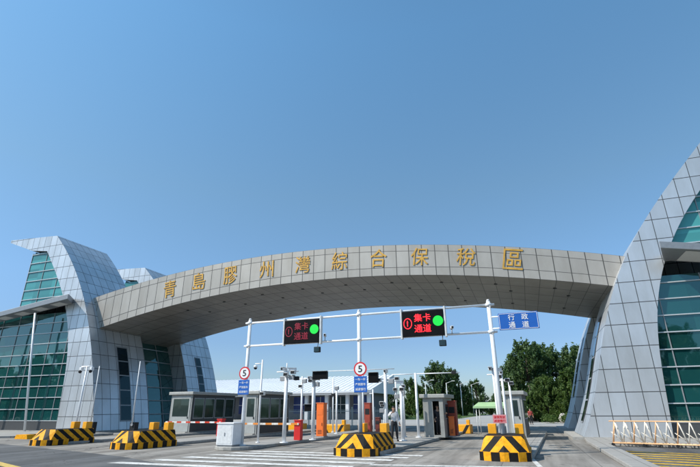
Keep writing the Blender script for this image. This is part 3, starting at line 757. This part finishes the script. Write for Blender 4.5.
boom((-12.1, 6.9, .15), -.06, 'red boom barrier with red and white arm left of the white cabinet', 4.6, M['redwhite'], M['red'])
boom((-5.2, 4.4, .15), .02, 'red boom barrier with orange and white arm right of the left gantry post', 4.7, M['orangewhite'], M['red'])
def raised(loc, rz, lean, label, H=4.2):
    B = thing('raised_boom', label, 'boom barrier', loc, rz, 'raised boom barriers')
    MB().box(-.22, .22, -.18, .18, 0, .85).build('cabinet', M['dark'], B, bevel=.02)
    mb = MB().tube((0, -.22, .7), (lean, -.22, H), .045, .035, 8); mb.build('arm', M['offwhite'], B)
    MB().tube((0, -.26, .7), (0, -.17, .7), .09, .09, 12).build('pivot', M['grey'], B)
raised((-23.9, 7.5, .12), 0, -.15, 'raised white boom arm standing in front of the left tower window strip', 4.9)
raised((-18.5, 6.0, .15), 0, -.1, 'raised white boom arm on the furthest left island before the dark recess', 4.9)

# ================================================================ POLES, SENSORS AND CAMERAS
def sensor_pole(loc, H, r, label, heads=(), arms=(), group='white equipment poles on the islands', rz=0):
    P = thing('equipment_pole', label, 'pole', loc, rz, group)
    MB().tube((0, 0, 0), (0, 0, H), r, r*.85, 12).build('shaft', M['white'], P)
    MB().tube((0, 0, 0), (0, 0, .05), r*2.1, r*2.1, 12).build('base_plate', M['white'], P)
    for g in range(4):
        a = math.pi/4+g*math.pi/2
    for (a, b) in arms: MB().tube(a, b, .03, .03, 8).build('arm', M['white'], P)
    for (kind, x, y, z) in heads:
        if kind == 'bullet':
            c = MB().box(x-.075, x+.075, y-.26, y+.2, z-.06, z+.08).build('camera_head', M['white'], P, bevel=.02); MB().tube((x, y-.262, z), (x, y-.3, z), .05, .05, 10).build('lens', M['dark'], c)
            MB().box(x-.10, x+.10, y-.3, y+.2, z+.085, z+.1).build('sun_hood', M['white'], c)
        elif kind == 'side':
            c = MB().box(x-.25, x+.2, y-.075, y+.075, z-.06, z+.08, .5).build('camera_head', M['white'], P, bevel=.02); MB().box(x-.29, x+.2, y-.1, y+.1, z+.085, z+.1, .5).build('sun_hood', M['white'], c)
        elif kind == 'dome':
            c = MB().tube((x, y, z), (x, y, z+.12), .11, .09, 12).build('camera_head', M['white'], P); MB().sphere((x, y, z-.01), .095, 10, 6).build('lens', M['dark'], c)
        elif kind == 'box':
            MB().box(x-.15, x+.15, y-.1, y+.1, z-.12, z+.12).build('detector', M['grey'], P, bevel=.02)
        elif kind == 'darkbox':
            MB().box(x-.13, x+.13, y-.1, y+.1, z-.1, z+.1).build('detector', M['dark'], P, bevel=.02)
        elif kind == 'flash':
            c = MB().box(x-.13, x+.13, y-.12, y+.08, z-.09, z+.09).build('flash_lamp', M['offwhite'], P, bevel=.02); MB().box(x-.11, x+.11, y-.127, y-.121, z-.07, z+.07).build('lens', M['dark'], c)
    return P
sensor_pole((-6.2, 1.75, .15), 4.15, .055, 'thin white pole with a dark dome camera on a short left arm', (('dome', -.42, 0, 3.75), ('flash', .12, 0, 2.4)), (((0, 0, 3.95), (-.45, 0, 3.95)), ((0, 0, 2.4), (.1, 0, 2.4))))
sensor_pole((-4.85, 2.05, .15), 3.5, .105, 'thick white pole crowned with a dense cluster of cameras', (('bullet', -.15, -.05, 3.62), ('box', .32, 0, 3.2), ('flash', .05, -.15, 3.35), ('flash', .45, -.1, 3.45), ('box', -.25, .1, 3.15), ('side', .3, .1, 3.6), ('darkbox', .55, .1, 3.15)), (((-.6, 0, 3.5), (.7, 0, 3.5)), ((-.4, .1, 3.2), (.6, .1, 3.2)), ((0, 0, 3.5), (0, 0, 3.95))))
sensor_pole((-4.43, 4.65, .15), 3.5, .10, 'thick white pole under the dark display box left of the orange kiosk', (('flash', -.12, -.15, 3.15), ('box', .2, 0, 2.95), ('bullet', -.2, 0, 3.3)), (((-.25, 0, 3.2), (.4, 0, 3.2)),))
sensor_pole((-6.4, 7.2, .15), 3.6, .07, 'slim white pole behind the camera cluster pole', (('box', .15, 0, 3.3), ('flash', -.1, 0, 3.0)), (((-.3, 0, 3.45), (1.6, 0, 3.45)),))
sensor_pole((-6.6, 9.6, .15), 3.6, .07, 'slim white pole second behind the camera cluster pole', (('flash', .1, 0, 3.3),), (((-.3, 0, 3.5), (.3, 0, 3.5)),))
sensor_pole((-6.6, 13.0, .15), 3.8, .06, 'slim white pole furthest behind the camera cluster pole', (('darkbox', .0, 0, 2.6),), ())
sensor_pole((-5.6, 11.2, .15), 2.9, .075, 'white pole just right of the orange kiosk topped by a grey sensor', (('box', 0, 0, 3.0),), ())
sensor_pole((-4.9, 15.0, .15), 4.6, .075, 'tall white pole behind the fence between the orange kiosk and the middle post', (('flash', 0, 0, 3.3),), (((-3.5, 0, 4.5), (2.6, 0, 4.5)),))
sensor_pole((-1.95, 8.2, .15), 2.75, .05, 'short thin pole with a white boxed camera pointing left', (('side', -.32, -.02, 2.62),), (((0, 0, 2.5), (-.25, 0, 2.5)),))
sensor_pole((-.38, 5.6, .15), 3.55, .105, 'thick white pole with cameras behind the middle block bollard', (('bullet', .05, 0, 3.6), ('flash', -.35, 0, 3.15), ('box', .35, 0, 3.05), ('flash', .7, 0, 3.2), ('flash', -.2, -.1, 1.9)), (((-.9, 0, 3.05), (.9, 0, 3.05)), ((-.4, 0, 3.2), (.8, 0, 3.2))))
sensor_pole((-.3, 7.6, .15), 3.3, .06, 'first slim pole behind the guard in white shirt', (('flash', .0, -.1, 2.7), ('box', .05, 0, 2.3)), ())
sensor_pole((-.1, 8.6, .15), 3.1, .06, 'second slim pole behind the guard in white shirt', (('flash', .05, -.1, 2.9), ('box', -.05, 0, 2.5)), ())
sensor_pole((-1.1, 7.6, .15), 2.0, .045, 'low thin pole with a pale sensor left of the guard', (('flash', -.05, 0, 1.8), ('box', -.1, 0, 1.5)), ())
sensor_pole((.66, 5.05, .15), 2.75, .10, 'white pole right of the guard with one big camera on top', (('side', -.05, 0, 2.95), ('flash', .08, -.1, 2.6)), (((0, 0, 2.7), (0, 0, 2.9)),))
sensor_pole((.82, 8.2, .15), 3.65, .085, 'tall white pole with a long horizontal arm at the narrow booth', (('darkbox', 2.35, 0, 3.62),), (((0, 0, 3.6), (2.7, 0, 3.6)), ((0, 0, 3.6), (-1.5, 0, 3.6))))
sensor_pole((5.75, 3.0, .15), 3.3, .07, 'first white camera pole close behind the right gantry post', (('bullet', -.12, 0, 3.35), ('flash', .25, 0, 3.0), ('side', .2, .1, 3.3)), (((-.3, 0, 3.1), (.4, 0, 3.1)),))
sensor_pole((6.05, 4.4, .15), 3.2, .07, 'second white camera pole close behind the right gantry post', (('bullet', 0, 0, 3.25), ('flash', .25, 0, 2.9), ('flash', -.3, 0, 2.7)), (((-.35, 0, 2.9), (.35, 0, 2.9)),))
sensor_pole((6.3, 6.6, .15), 2.9, .06, 'third white camera pole behind the right gantry post', (('flash', .1, 0, 2.85),), ())
# slim camera mast in front of the left tower
Tm = thing('camera_mast', 'white mast with two dark cameras on a crossbar before the left tower', 'camera mast', (-21.55, 4.0, .1))
MB().tube((0, 0, 0), (0, 0, 4.6), .06, .05, 10).build('shaft', M['white'], Tm)
MB().tube((-.5, 0, 4.55), (.5, 0, 4.55), .05, .05, 8).build('crossbar', M['white'], Tm)
for x in (-.48, .48):
    c = MB().box(x-.1, x+.1, -.12, .1, 4.26, 4.5).build('camera_head', M['white'], Tm, bevel=.02); MB().sphere((x, -.08, 4.22), .12, 10, 6).build('lens', M['dark'], c)
# hung display boxes on the second row
def hung_box(loc, w, h, label):
    B = thing('message_box', label, 'display', loc, 0, 'dark display boxes behind the gantry')
    MB().box(-w/2, w/2, -.1, .1, -h/2, h/2).build('housing', M['dark'], B, bevel=.015)
    MB().box(-w/2+.03, w/2-.03, -.112, -.102, -h/2+.03, h/2-.03).build('screen', M['black'], B)
    MB().box(-w/2, w/2, -.22, .1, h/2+.01, h/2+.03).build('hood', M['grey'], B)
hung_box((-3.98, 4.55, 3.58), .92, .42, 'dark display box on top of the thick pole left of the orange kiosk')
hung_box((-1.05, 5.5, 3.42), .58, .55, 'dark display box partly behind the middle blue notice plate')
hung_box((-6.55, 8.6, 1.85), .55, .42, 'left of two small dark screens behind the red barrier cabinet')
hung_box((-5.75, 8.6, 1.9), .55, .42, 'right of two small dark screens behind the red barrier cabinet')
for x in (-6.55, -5.75): pass

# ================================================================ PEOPLE
def skinned(name, joints, bones, m, parent, root=0, sub=2):
    me = bpy.data.meshes.new(name); me.from_pydata([j[:3] for j in joints], bones, []); me.update()
    o = bpy.data.objects.new(name, me); COL.objects.link(o)
    sk = o.modifiers.new('skin', 'SKIN'); sk.use_smooth_shade = True
    for i, d in enumerate(me.skin_vertices[0].data): d.radius = (joints[i][3], joints[i][4] if len(joints[i]) > 4 else joints[i][3]); d.use_root = (i == root)
    ss = o.modifiers.new('sub', 'SUBSURF'); ss.levels = sub; ss.render_levels = sub
    dg = bpy.context.evaluated_depsgraph_get(); nm = bpy.data.meshes.new_from_object(o.evaluated_get(dg)); bpy.data.objects.remove(o)
    nm.materials.clear(); nm.materials.append(m); r = bpy.data.objects.new(name, nm); COL.objects.link(r); r.parent = parent
    for p in nm.polygons: p.use_smooth = True
    return r
def hand(elbow, wrist, parent_joints, bones, wi):
    d = (Vector(wrist)-Vector(elbow)).normalized(); s = d.cross(Vector((0, 1, .1))).normalized()
    palm = Vector(wrist)+d*.07; base = len(parent_joints)
    parent_joints.append((*palm, .036, .02)); bones.append((wi, base))
    for k, (off, ln) in enumerate(((-.033, .065), (-.011, .078), (.011, .074), (.033, .058))):
        a = palm+s*off+d*.025; b = a+d*ln*.55+Vector((0, -.008, 0)); c = b+d*ln*.45+Vector((0, -.022, 0))
        i = len(parent_joints); parent_joints += [(*a, .010), (*b, .009), (*c, .008)]; bones += [(base, i), (i, i+1), (i+1, i+2)]
    t0 = Vector(wrist)+d*.035-s*.035; t1 = t0+d*.03-s*.03; i = len(parent_joints)
    parent_joints += [(*t0, .012), (*t1, .010)]; bones += [(wi, i), (i, i+1)]
def person(loc, rz, label, top, leg, armL, armR, feet, sc=1.0, group=None):
    P = thing('person', label, 'person', loc, rz, group); P.scale = (sc,)*3
    J = []; B = []
    def j(*a): J.append(a); return len(J)-1
    pel = j(0, 0, .96, .13, .10); ab = j(0, 0, 1.10, .125, .095); ch = j(0, .0, 1.30, .15, .11); nk = j(0, .01, 1.46, .062); hd0 = j(0, -.01, 1.55, .07); hd1 = j(0, -.015, 1.63, .088, .098); hd2 = j(0, -.01, 1.70, .066, .075)
    B += [(pel, ab), (ab, ch), (ch, nk), (nk, hd0), (hd0, hd1), (hd1, hd2)]
    for sx, (ex, ey, ez), (wx, wy, wz) in ((-1, *armL), (1, *armR)):
        sh = j(sx*.19, .01, 1.40, .062); el = j(ex, ey, ez, .042); wr = j(wx, wy, wz, .028)
        B += [(ch, sh), (sh, el), (el, wr)]; hand((ex, ey, ez), (wx, wy, wz), J, B, wr)
    for sx, (fx, fy) in zip((-1, 1), feet):
        hp = j(sx*.09, 0, .90, .09); kn = j((sx*.10+fx)/2, fy*.5-.03, .49, .062); an = j(fx, fy+.02, .09, .042); to = j(fx+sx*.02, fy-.14, .035, .036, .03)
        B += [(pel, hp), (hp, kn), (kn, an), (an, to)]
    skinned('body', J, B, M['skin'], P)
    # clothing over the body
    K = [(0, 0, .84, .150, .122), (0, 0, 1.10, .145, .115), (0, 0, 1.30, .168, .128), (0, .01, 1.43, .085, .08)]; Bn = [(0, 1), (1, 2), (2, 3)]
    for sx, e, w_ in ((-1, *armL), (1, *armR)):
        i = len(K); S = Vector((sx*.19, .01, 1.40)); E = Vector(e); W = Vector(w_); K += [(*S, .075), (*E, .056), (*(E+(W-E)*.85), .042)]; Bn += [(2, i), (i, i+1), (i+1, i+2)]
    skinned('shirt', K, Bn, top, P)
    K = [(0, 0, 1.10, .135, .108), (0, 0, .93, .155, .125)]; Bn = [(0, 1)]
    for sx, (fx, fy) in zip((-1, 1), feet):
        i = len(K); K += [(sx*.09, 0, .86, .105), ((sx*.10+fx)/2, fy*.5-.03, .49, .080), (fx, fy+.02, .10, .062)]; Bn += [(1, i), (i, i+1), (i+1, i+2)]
    skinned('trousers', K, Bn, leg, P)
    for sx, (fx, fy) in zip((-1, 1), feet):
        MB().sphere((fx+sx*.01, fy-.05, .045), .05, 12, 8, 1.0, 2.5, .95).build('shoe', M['hair'], P)
    MB().sphere((0, .008, 1.685), .098, 14, 9, .94, 1.05, .80).build('hair', M['hair'], P)
    mb = MB().sphere((0, -.118, 1.615), .017, 8, 6, .8, 1.2, 1.5); mb.build('nose', M['skin'], P)
    for sx in (-1, 1):
        MB().sphere((sx*.034, -.098, 1.645), .011, 8, 6).build('eye', M['hair'], P); MB().sphere((sx*.092, .0, 1.63), .024, 8, 6, .4, .8, 1.3).build('ear', M['skin'], P)
    MB().sphere((0, -.100, 1.575), .020, 8, 6, 1.2, .4, .3).build('mouth', M['sign_pink'], P)
    return P
person((.33, 4.55, .154), .5, 'person in white shirt and dark trousers standing by the white poles, one arm raised', M['shirt'], M['trouser'],
       ((-.30, -.06, 1.24), (-.16, -.26, 1.42)), ((.27, .02, 1.13), (.28, -.08, .90)), ((-.14, -.04), (.16, .03)), .99)
person((1.88, 9.0, .27), .35, 'person in dark uniform standing in the narrow booth doorway with one forearm held out', M['uniform'], M['trouser'],
       ((-.25, .0, 1.14), (-.22, -.1, .90)), ((.24, -.1, 1.15), (.40, -.30, 1.22)), ((-.09, 0), (.09, -.02)), .97)
person((7.2, 38, .0), .3, 'distant person in red top standing beyond the right booth near the trees', M['redcloth'], M['trouser'],
       ((-.25, .0, 1.14), (-.22, -.1, .90)), ((.25, 0, 1.14), (.24, -.1, .9)), ((-.1, 0), (.1, -.02)), .97)

# ================================================================ RETRACTABLE GATE ON THE RIGHT
p0, p1 = Vector((10.75, 6.25, .02)), Vector((18.2, 4.1, .02)); gl = (p1-p0).length; ga = math.atan2(p1.y-p0.y, p1.x-p0.x)
RG = thing('folding_gate', 'cream and peach folding lattice gate on wheels before the right tower', 'gate', tuple(p0), ga)
mb1, mb2 = MB(), MB(); n = 18; st = gl/n
for i in range(n):
    x = i*st
    for y in (-.14, .14):
        (mb1 if i % 2 else mb2).tube((x, y, .1), (x+st*.5, y, 1.08), .022, .022, 6)
        mb1.tube((x+st*.5, y, 1.08), (x+st, y, .1), .022, .022, 6)
        mb1.tube((x, y, .62), (x+st*.95, y, .25), .013, .013, 5)
    mb1.tube((x, -.14, .1), (x, .14, .1), .016, .016, 5); mb1.tube((x+st*.5, -.14, 1.08), (x+st*.5, .14, 1.08), .016, .016, 5)
mb2.tube((0, -.14, 1.1), (gl, -.14, 1.1), .026, .026, 8); mb2.tube((0, .14, 1.1), (gl, .14, 1.1), .026, .026, 8)
mb2.tube((0, -.15, .14), (gl, -.15, .14), .03, .03, 8); mb2.tube((0, .15, .14), (gl, .15, .14), .03, .03, 8)
mb1.build('lattice', M['cream'], RG); mb2.build('rail', M['peach'], RG)
for i in range(0, n+1, 3):
    for y in (-.15, .15): MB().tube((i*st, y-.03, .07), (i*st, y+.03, .07), .07, .07, 12).build('wheel', M['dark'], RG)

# ================================================================ BACKGROUND
# far hall
H = thing('inspection_hall', 'long low white hall with flat fascia beyond the lanes', 'building', (-35, 60, 0))
mb = MB(); mb.face([(-65.5, 59, 4.75), (-18.5, 59, 4.75), (-18.5, 76, 8.4), (-65.5, 76, 8.4)]); mb.face([(-65.5, 59, 4.45), (-18.5, 59, 4.45), (-18.5, 59, 4.75), (-65.5, 59, 4.75)])
mb.face([(-18.5, 59, 4.45), (-18.5, 76, 4.45), (-18.5, 76, 8.4), (-18.5, 59, 4.75)]); mb.face([(-65.5, 76, 4.45), (-65.5, 59, 4.45), (-65.5, 59, 4.75), (-65.5, 76, 8.4)]); mb.face([(-65.5, 59, 4.45), (-65.5, 76, 4.45), (-18.5, 76, 4.45), (-18.5, 59, 4.45)])
mb.face([(-18.5, 76, 4.45), (-65.5, 76, 4.45), (-65.5, 76, 8.4), (-18.5, 76, 8.4)])
rf = mb.build('roof', M['bwhite'], H, True); mb = MB()
for k in range(47): x = -65.2+k; mb.tube((x, 58.95, 4.80), (x, 75.95, 8.45), .035, .035, 4)
mb.build('seam', M['white'], rf, True)
MB().box(-64, -20, 62, 75, 0, 4.44).build('wall', M['bgrey'], H, True)
for k in range(12):
    x = -63+k*4
    MB().box(x-.3, x+.3, 59.9, 60.5, 0, 4.44).build('column', M['bwhite'], H, True)
for k in range(11):
    x = -61+k*4; f = MB().box(x-1.5, x+1.5, 61.9, 61.98, 1.0, 3.9).build('window', M['bblue'] if k % 3 else M['window'], H, True)
    mb = MB(); mb.box(x-.04, x+.04, 61.84, 61.89, 1.0, 3.9); mb.box(x-1.5, x+1.5, 61.84, 61.89, 2.5, 2.58); mb.build('mullion', M['offwhite'], f, True)
MB().box(-65, -19, 59.0, 59.2, 4.1, 4.35).build('gutter', M['grey'], H, True)
LB = thing('low_building', 'small distant white building with blue roof among the far trees', 'building', (-5, 150, 0))
MB().box(-10, 0, 150, 158, 0, 3.2).build('wall', M['bwhite'], LB, True); MB().prism([(-10.6, 149.4), (.6, 149.4), (.6, 158.6), (-10.6, 158.6)], 3.2, 3.9).build('roof', M['bblue'], LB, True)
# railing fence
def railing(x0, x1, y, label):
    F = thing('railing_fence', label, 'fence', (x0, y, 0)); mb = MB(); L = x1-x0
    for i in range(int(L/.16)): mb.box(i*.16-.015, i*.16+.015, -.015, .015, .1, 1.75)
    for z in (.2, 1.55): mb.box(0, L, -.03, .03, z-.03, z+.03)
    mb.build('railing', M['fencem'], F)
    for i in range(int(L/2.4)+1): MB().box(i*2.4-.05, i*2.4+.05, -.05, .05, 0, 1.95).build('post', M['fencem'], F)
railing(-17, -5.2, 26, 'pale vertical bar railing fence behind the orange kiosk')
# striped blocks beyond the barriers
bb = thing('rear_block', 'orange yellow block with black chevrons behind the tall orange kiosk', 'barrier', (-7.6, 15.4, 0), TILT, 'yellow blocks at the inner ends of the islands')
mb = MB(); mb.box(-1.0, 1.0, 0, 1.2, 0, .62); mb.build('body', M['yellow'], bb, bevel=.05)
for sx in (-1, 1):
    mb = MB(); mb.face([(sx*.35, -.004, .02), (sx*.6, -.004, .02), (sx*.98, -.004, .6), (sx*.73, -.004, .6)][::sx]); mb.build('black_stripe', M['sign_black'], bb)
    MB().box(sx*.85-.12, sx*.85+.12, .1, .4, .6, .95).build('bollard', M['yellow'], bb, bevel=.02)
dup(bb, (1.9, 16.4, 0), TILT, 'orange yellow block with black chevrons right behind the narrow booth')
dup(bb, (-12.4, 17.5, 0), TILT, 'orange yellow block partly hidden behind the two small dark screens')

# far street lamps
L0 = thing('street_lamp', 'leftmost of the distant single arm street lamps along the inner road', 'street lamp', (-15.2, 92, 0), 0, 'street lamps along the inner road')
MB().tube((0, 0, 0), (0, 0, 7.6), .14, .08, 8).build('post', M['offwhite'], L0); MB().tube((0, 0, 7.5), (1.5, 0, 8.0), .05, .05, 6).build('arm', M['offwhite'], L0); MB().box(1.3, 2.1, -.15, .15, 7.95, 8.1).build('lamp_head', M['offwhite'], L0)
dup(L0, (-11.2, 98, 0), 0, 'second from left of the distant single arm street lamps')
dup(L0, (-8.6, 104, 0), 0, 'third from left of the distant single arm street lamps')
dup(L0, (-6.5, 110, 0), 0, 'rightmost of the distant single arm street lamps, before the low building')

# green awning by the right booth
AW = thing('awning', 'light green cloth awning on thin posts just left of the right gantry post', 'awning', (5.35, 15.5, 0))
mb = MB(); mb.face([(-1.9, -1.2, 1.85), (1.7, -1.2, 1.85), (1.4, 0, 2.15), (-1.6, 0, 2.15)]); mb.face([(1.7, 1.2, 1.85), (-1.9, 1.2, 1.85), (-1.6, 0, 2.15), (1.4, 0, 2.15)])
mb.face([(1.7, -1.2, 1.85), (1.7, 1.2, 1.85), (1.4, 0, 2.15)]); mb.face([(-1.9, 1.2, 1.85), (-1.9, -1.2, 1.85), (-1.6, 0, 2.15)])
mb.box(-1.9, 1.7, -1.2, -1.18, 1.74, 1.84); mb.build('cloth', M['awning'], AW)
for x in (-1.7, 1.5):
    for y in (-1.1, 1.1): MB().tube((x, y, 0), (x, y, 1.8), .03, .03, 6).build('post', M['offwhite'], AW)

# ---------------------------------------------------------------- trees
def leaf_cloud(seed, clumps, per, size, mat_, name, squash=.8, streak=0):
    rg = np.random.default_rng(seed); V = []; F = []
    for (cx, cy, cz, r) in clumps:
        n = int(per*r*r)+8
        d = rg.normal(size=(n, 3)); d /= np.linalg.norm(d, axis=1)[:, None]; rad = r*(rg.random(n)**.5)
        off = d*rad[:, None]*np.array((1, 1, squash))
        if streak:                                       # sprays that reach up and out
            ax = np.array((cx*.5+rg.normal()*.5, cy*.5+rg.normal()*.5, 1.3+rg.random())); ax /= np.linalg.norm(ax)
            al = off@ax; off = off*.62+np.outer(al*(streak), ax)
        P = np.array((cx, cy, cz))+off
        for p in P:
            a = rg.normal(size=3)+np.array((0, 0, .6 if streak else 0)); a /= np.linalg.norm(a); b = np.cross(a, rg.normal(size=3)); b /= np.linalg.norm(b); s = size*(.6+.8*rg.random())
            k = len(V); V += [tuple(p+a*s), tuple(p+b*s*.45), tuple(p-a*s), tuple(p-b*s*.45)]; F.append((k, k+1, k+2, k+3))
    me = bpy.data.meshes.new(name); me.from_pydata(V, [], F); me.materials.append(mat_); me.update(); return me
def tree_proto(seed, h, cr, m, label, group, conical=False, leafs=.20, per=230):
    rg = random.Random(seed); T = thing('tree', label, 'tree', (0, 0, -50), 0, group)
    mb = MB(); tips = []
    mb.tube((0, 0, 0), (0, 0, h*.45), .028*h, .017*h, 8); mb.tube((0, 0, h*.45), (.1, .05, h*.85), .017*h, .005*h, 6)
    cl = []
    for k in range(85):
        t = rg.random(); z = h*(.10+.84*t)
        env = cr*(1.12-t*.95) if conical else cr*math.sin(math.pi*min(1, (.22+.74*t)))**.6
        an = rg.random()*6.283; rr = env*(.25+.7*rg.random()); r = cr*(.17+.20*rg.random())*(1-.35*t)
        cl.append((rr*math.cos(an), rr*math.sin(an), z, r))
        if k % 4 == 0: mb.tube((0, 0, z*.65), (rr*math.cos(an), rr*math.sin(an), z), .008*h, .002*h, 5)
    cl.append((0, 0, h*.92, cr*.28))
    for k in range(46):                                  # ragged sprays that break the outline
        t = rg.random(); z = h*(.3+.72*t); env = cr*(1.15-t*.8); an = rg.random()*6.283
        cl.append((env*math.cos(an), env*math.sin(an), z, cr*(.06+.09*rg.random())))
    mb.build('trunk', M['bark'], T)
    me = leaf_cloud(seed, cl, per, leafs, m, 'crown', 1, 1.1); o = bpy.data.objects.new('crown', me); COL.objects.link(o); o.parent = T
    return T
protos = [tree_proto(1, 10.5, 3.6, M['leafA'], 'tall dark tree, tallest on the right beyond the awning', 'trees beyond the lanes', False, .22, 190),
          tree_proto(2, 8, 3.3, M['leafB'], 'x', 'trees beyond the lanes', False, .22, 190),
          tree_proto(5, 7, 3.2, M['leafC'], 'x', 'trees beyond the lanes', True, .22, 190)]
def plant(k, x, y, s, rz, label, first=[True, True, True]):
    if first[k]: first[k] = False; t = protos[k]; t.location = (x, y, -.02); t.rotation_euler = (0, 0, rz); t['label'] = label
    else: t = dup(protos[k], (x, y, -.02), rz, label)
    t.scale = (s, s, s)
plant(0, 7.6, 54, 1.04, 0, 'tall dark tree, tallest of the trees right of the gantry')
plant(0, 4.8, 58, .72, 1.2, 'dark tree on the left shoulder of the tall right tree')
plant(0, 11.6, 56, .90, 2.1, 'dark tree between the tallest tree and the right tower')
plant(0, 15.0, 58, 1.0, 4.0, 'dark tree half hidden behind the right tower')
plant(0, 10.0, 60, 1.05, 5.0, 'dark tree directly behind the tallest right tree')
plant(0, 5.9, 62, .86, 2.7, 'dark tree behind the left shoulder of the tall right tree')
plant(1, 9.6, 50, .70, .5, 'mid green tree low in front of the tall dark tree')
plant(1, 13.0, 50, .80, 3.5, 'mid green tree touching the edge of the right tower')
plant(2, 6.2, 48, .48, .5, 'small light green tree left of the tall right tree')
plant(2, 11.6, 47, .50, 2.5, 'small light green tree by the pale rock')
for i, (x, y, s, k) in enumerate(((-30, 100, .82, 0), (-25.5, 96, .78, 0), (-21.5, 104, .86, 0), (-18, 96, .85, 1), (-14.5, 103, 1.22, 0), (-11.8, 108, 1.1, 0), (-9.0, 110, .92, 1), (-6, 116, .85, 0), (-3.4, 122, .42, 1), (-1, 126, .6, 0), (1.4, 120, .75, 1), (-34, 104, 1.0, 1))):
    plant(k, x, y, s, i*1.3, 'distant tree %s' % ('with a rounded crown left of the lamps', 'behind the white poles', 'above the narrow booth roof, tall', 'mid green and lower, above the narrow booth', 'tallest, directly behind the street lamps', 'dark, right of the tallest', 'mid green, beside the rightmost lamp', 'dark, behind the low building', 'mid green, right of the low building', 'dark and small, left of the right gantry post', 'mid green, behind the right gantry post', 'mid green, at the right end of the white hall')[i])
# trees across the road behind the photographer: the glass walls mirror them
for i, (x, y, s_) in enumerate(((-57, -15, 1.25), (-63, -19, 1.4), (-70, -14, 1.3), (-77, -20, 1.45), (-84, -15, 1.35), (-92, -21, 1.5), (-100, -16, 1.4), (-67, -27, 1.6), (-82, -29, 1.6), (-98, -30, 1.6), (16, -42, 1.3), (20, -37, 1.35), (27, -34, 1.5), (34, -41, 1.4), (42, -36, 1.55), (51, -43, 1.4), (24, -50, 1.6), (38, -52, 1.6))):
    plant(i % 2, x, y, s_*.78, i*.9, 'tree across the road behind the viewer, mirrored in the %s glass wall' % ('left' if x < 0 else 'right'))
# hedges and a rock
def hedge(x0, x1, y0, y1, h, seed, label):
    rg = random.Random(seed); cl = [(rg.uniform(x0, x1), rg.uniform(y0, y1), h*.45+rg.uniform(-.1, .1)*h, h*.55) for _ in range(int((x1-x0)*2.2)+3)]
    me = leaf_cloud(seed, cl, 330, .10, M['leafB'], 'hedge'); o = bpy.data.objects.new('hedge', me); COL.objects.link(o); tag(o, label, 'hedge', 'clipped hedges')
hedge(8.8, 13.5, 42, 44, 1.15, 11, 'rounded green hedge at the foot of the right trees')
hedge(-16, -4.5, 68, 70, .8, 12, 'long low green hedge across the inner road')
rk = MB().sphere((0, 0, .5), .5, 14, 9, 1.0, .8, 1.15)
rr = random.Random(3); rk.v = [(x*(1+rr.uniform(-.09, .09)), y*(1+rr.uniform(-.09, .09)), z*(1+rr.uniform(-.07, .07))) for x, y, z in rk.v]
o = rk.build('boulder', M['rock']); o.location = (10.9, 44.5, 0); tag(o, 'pale upright boulder standing by the hedge', 'boulder')
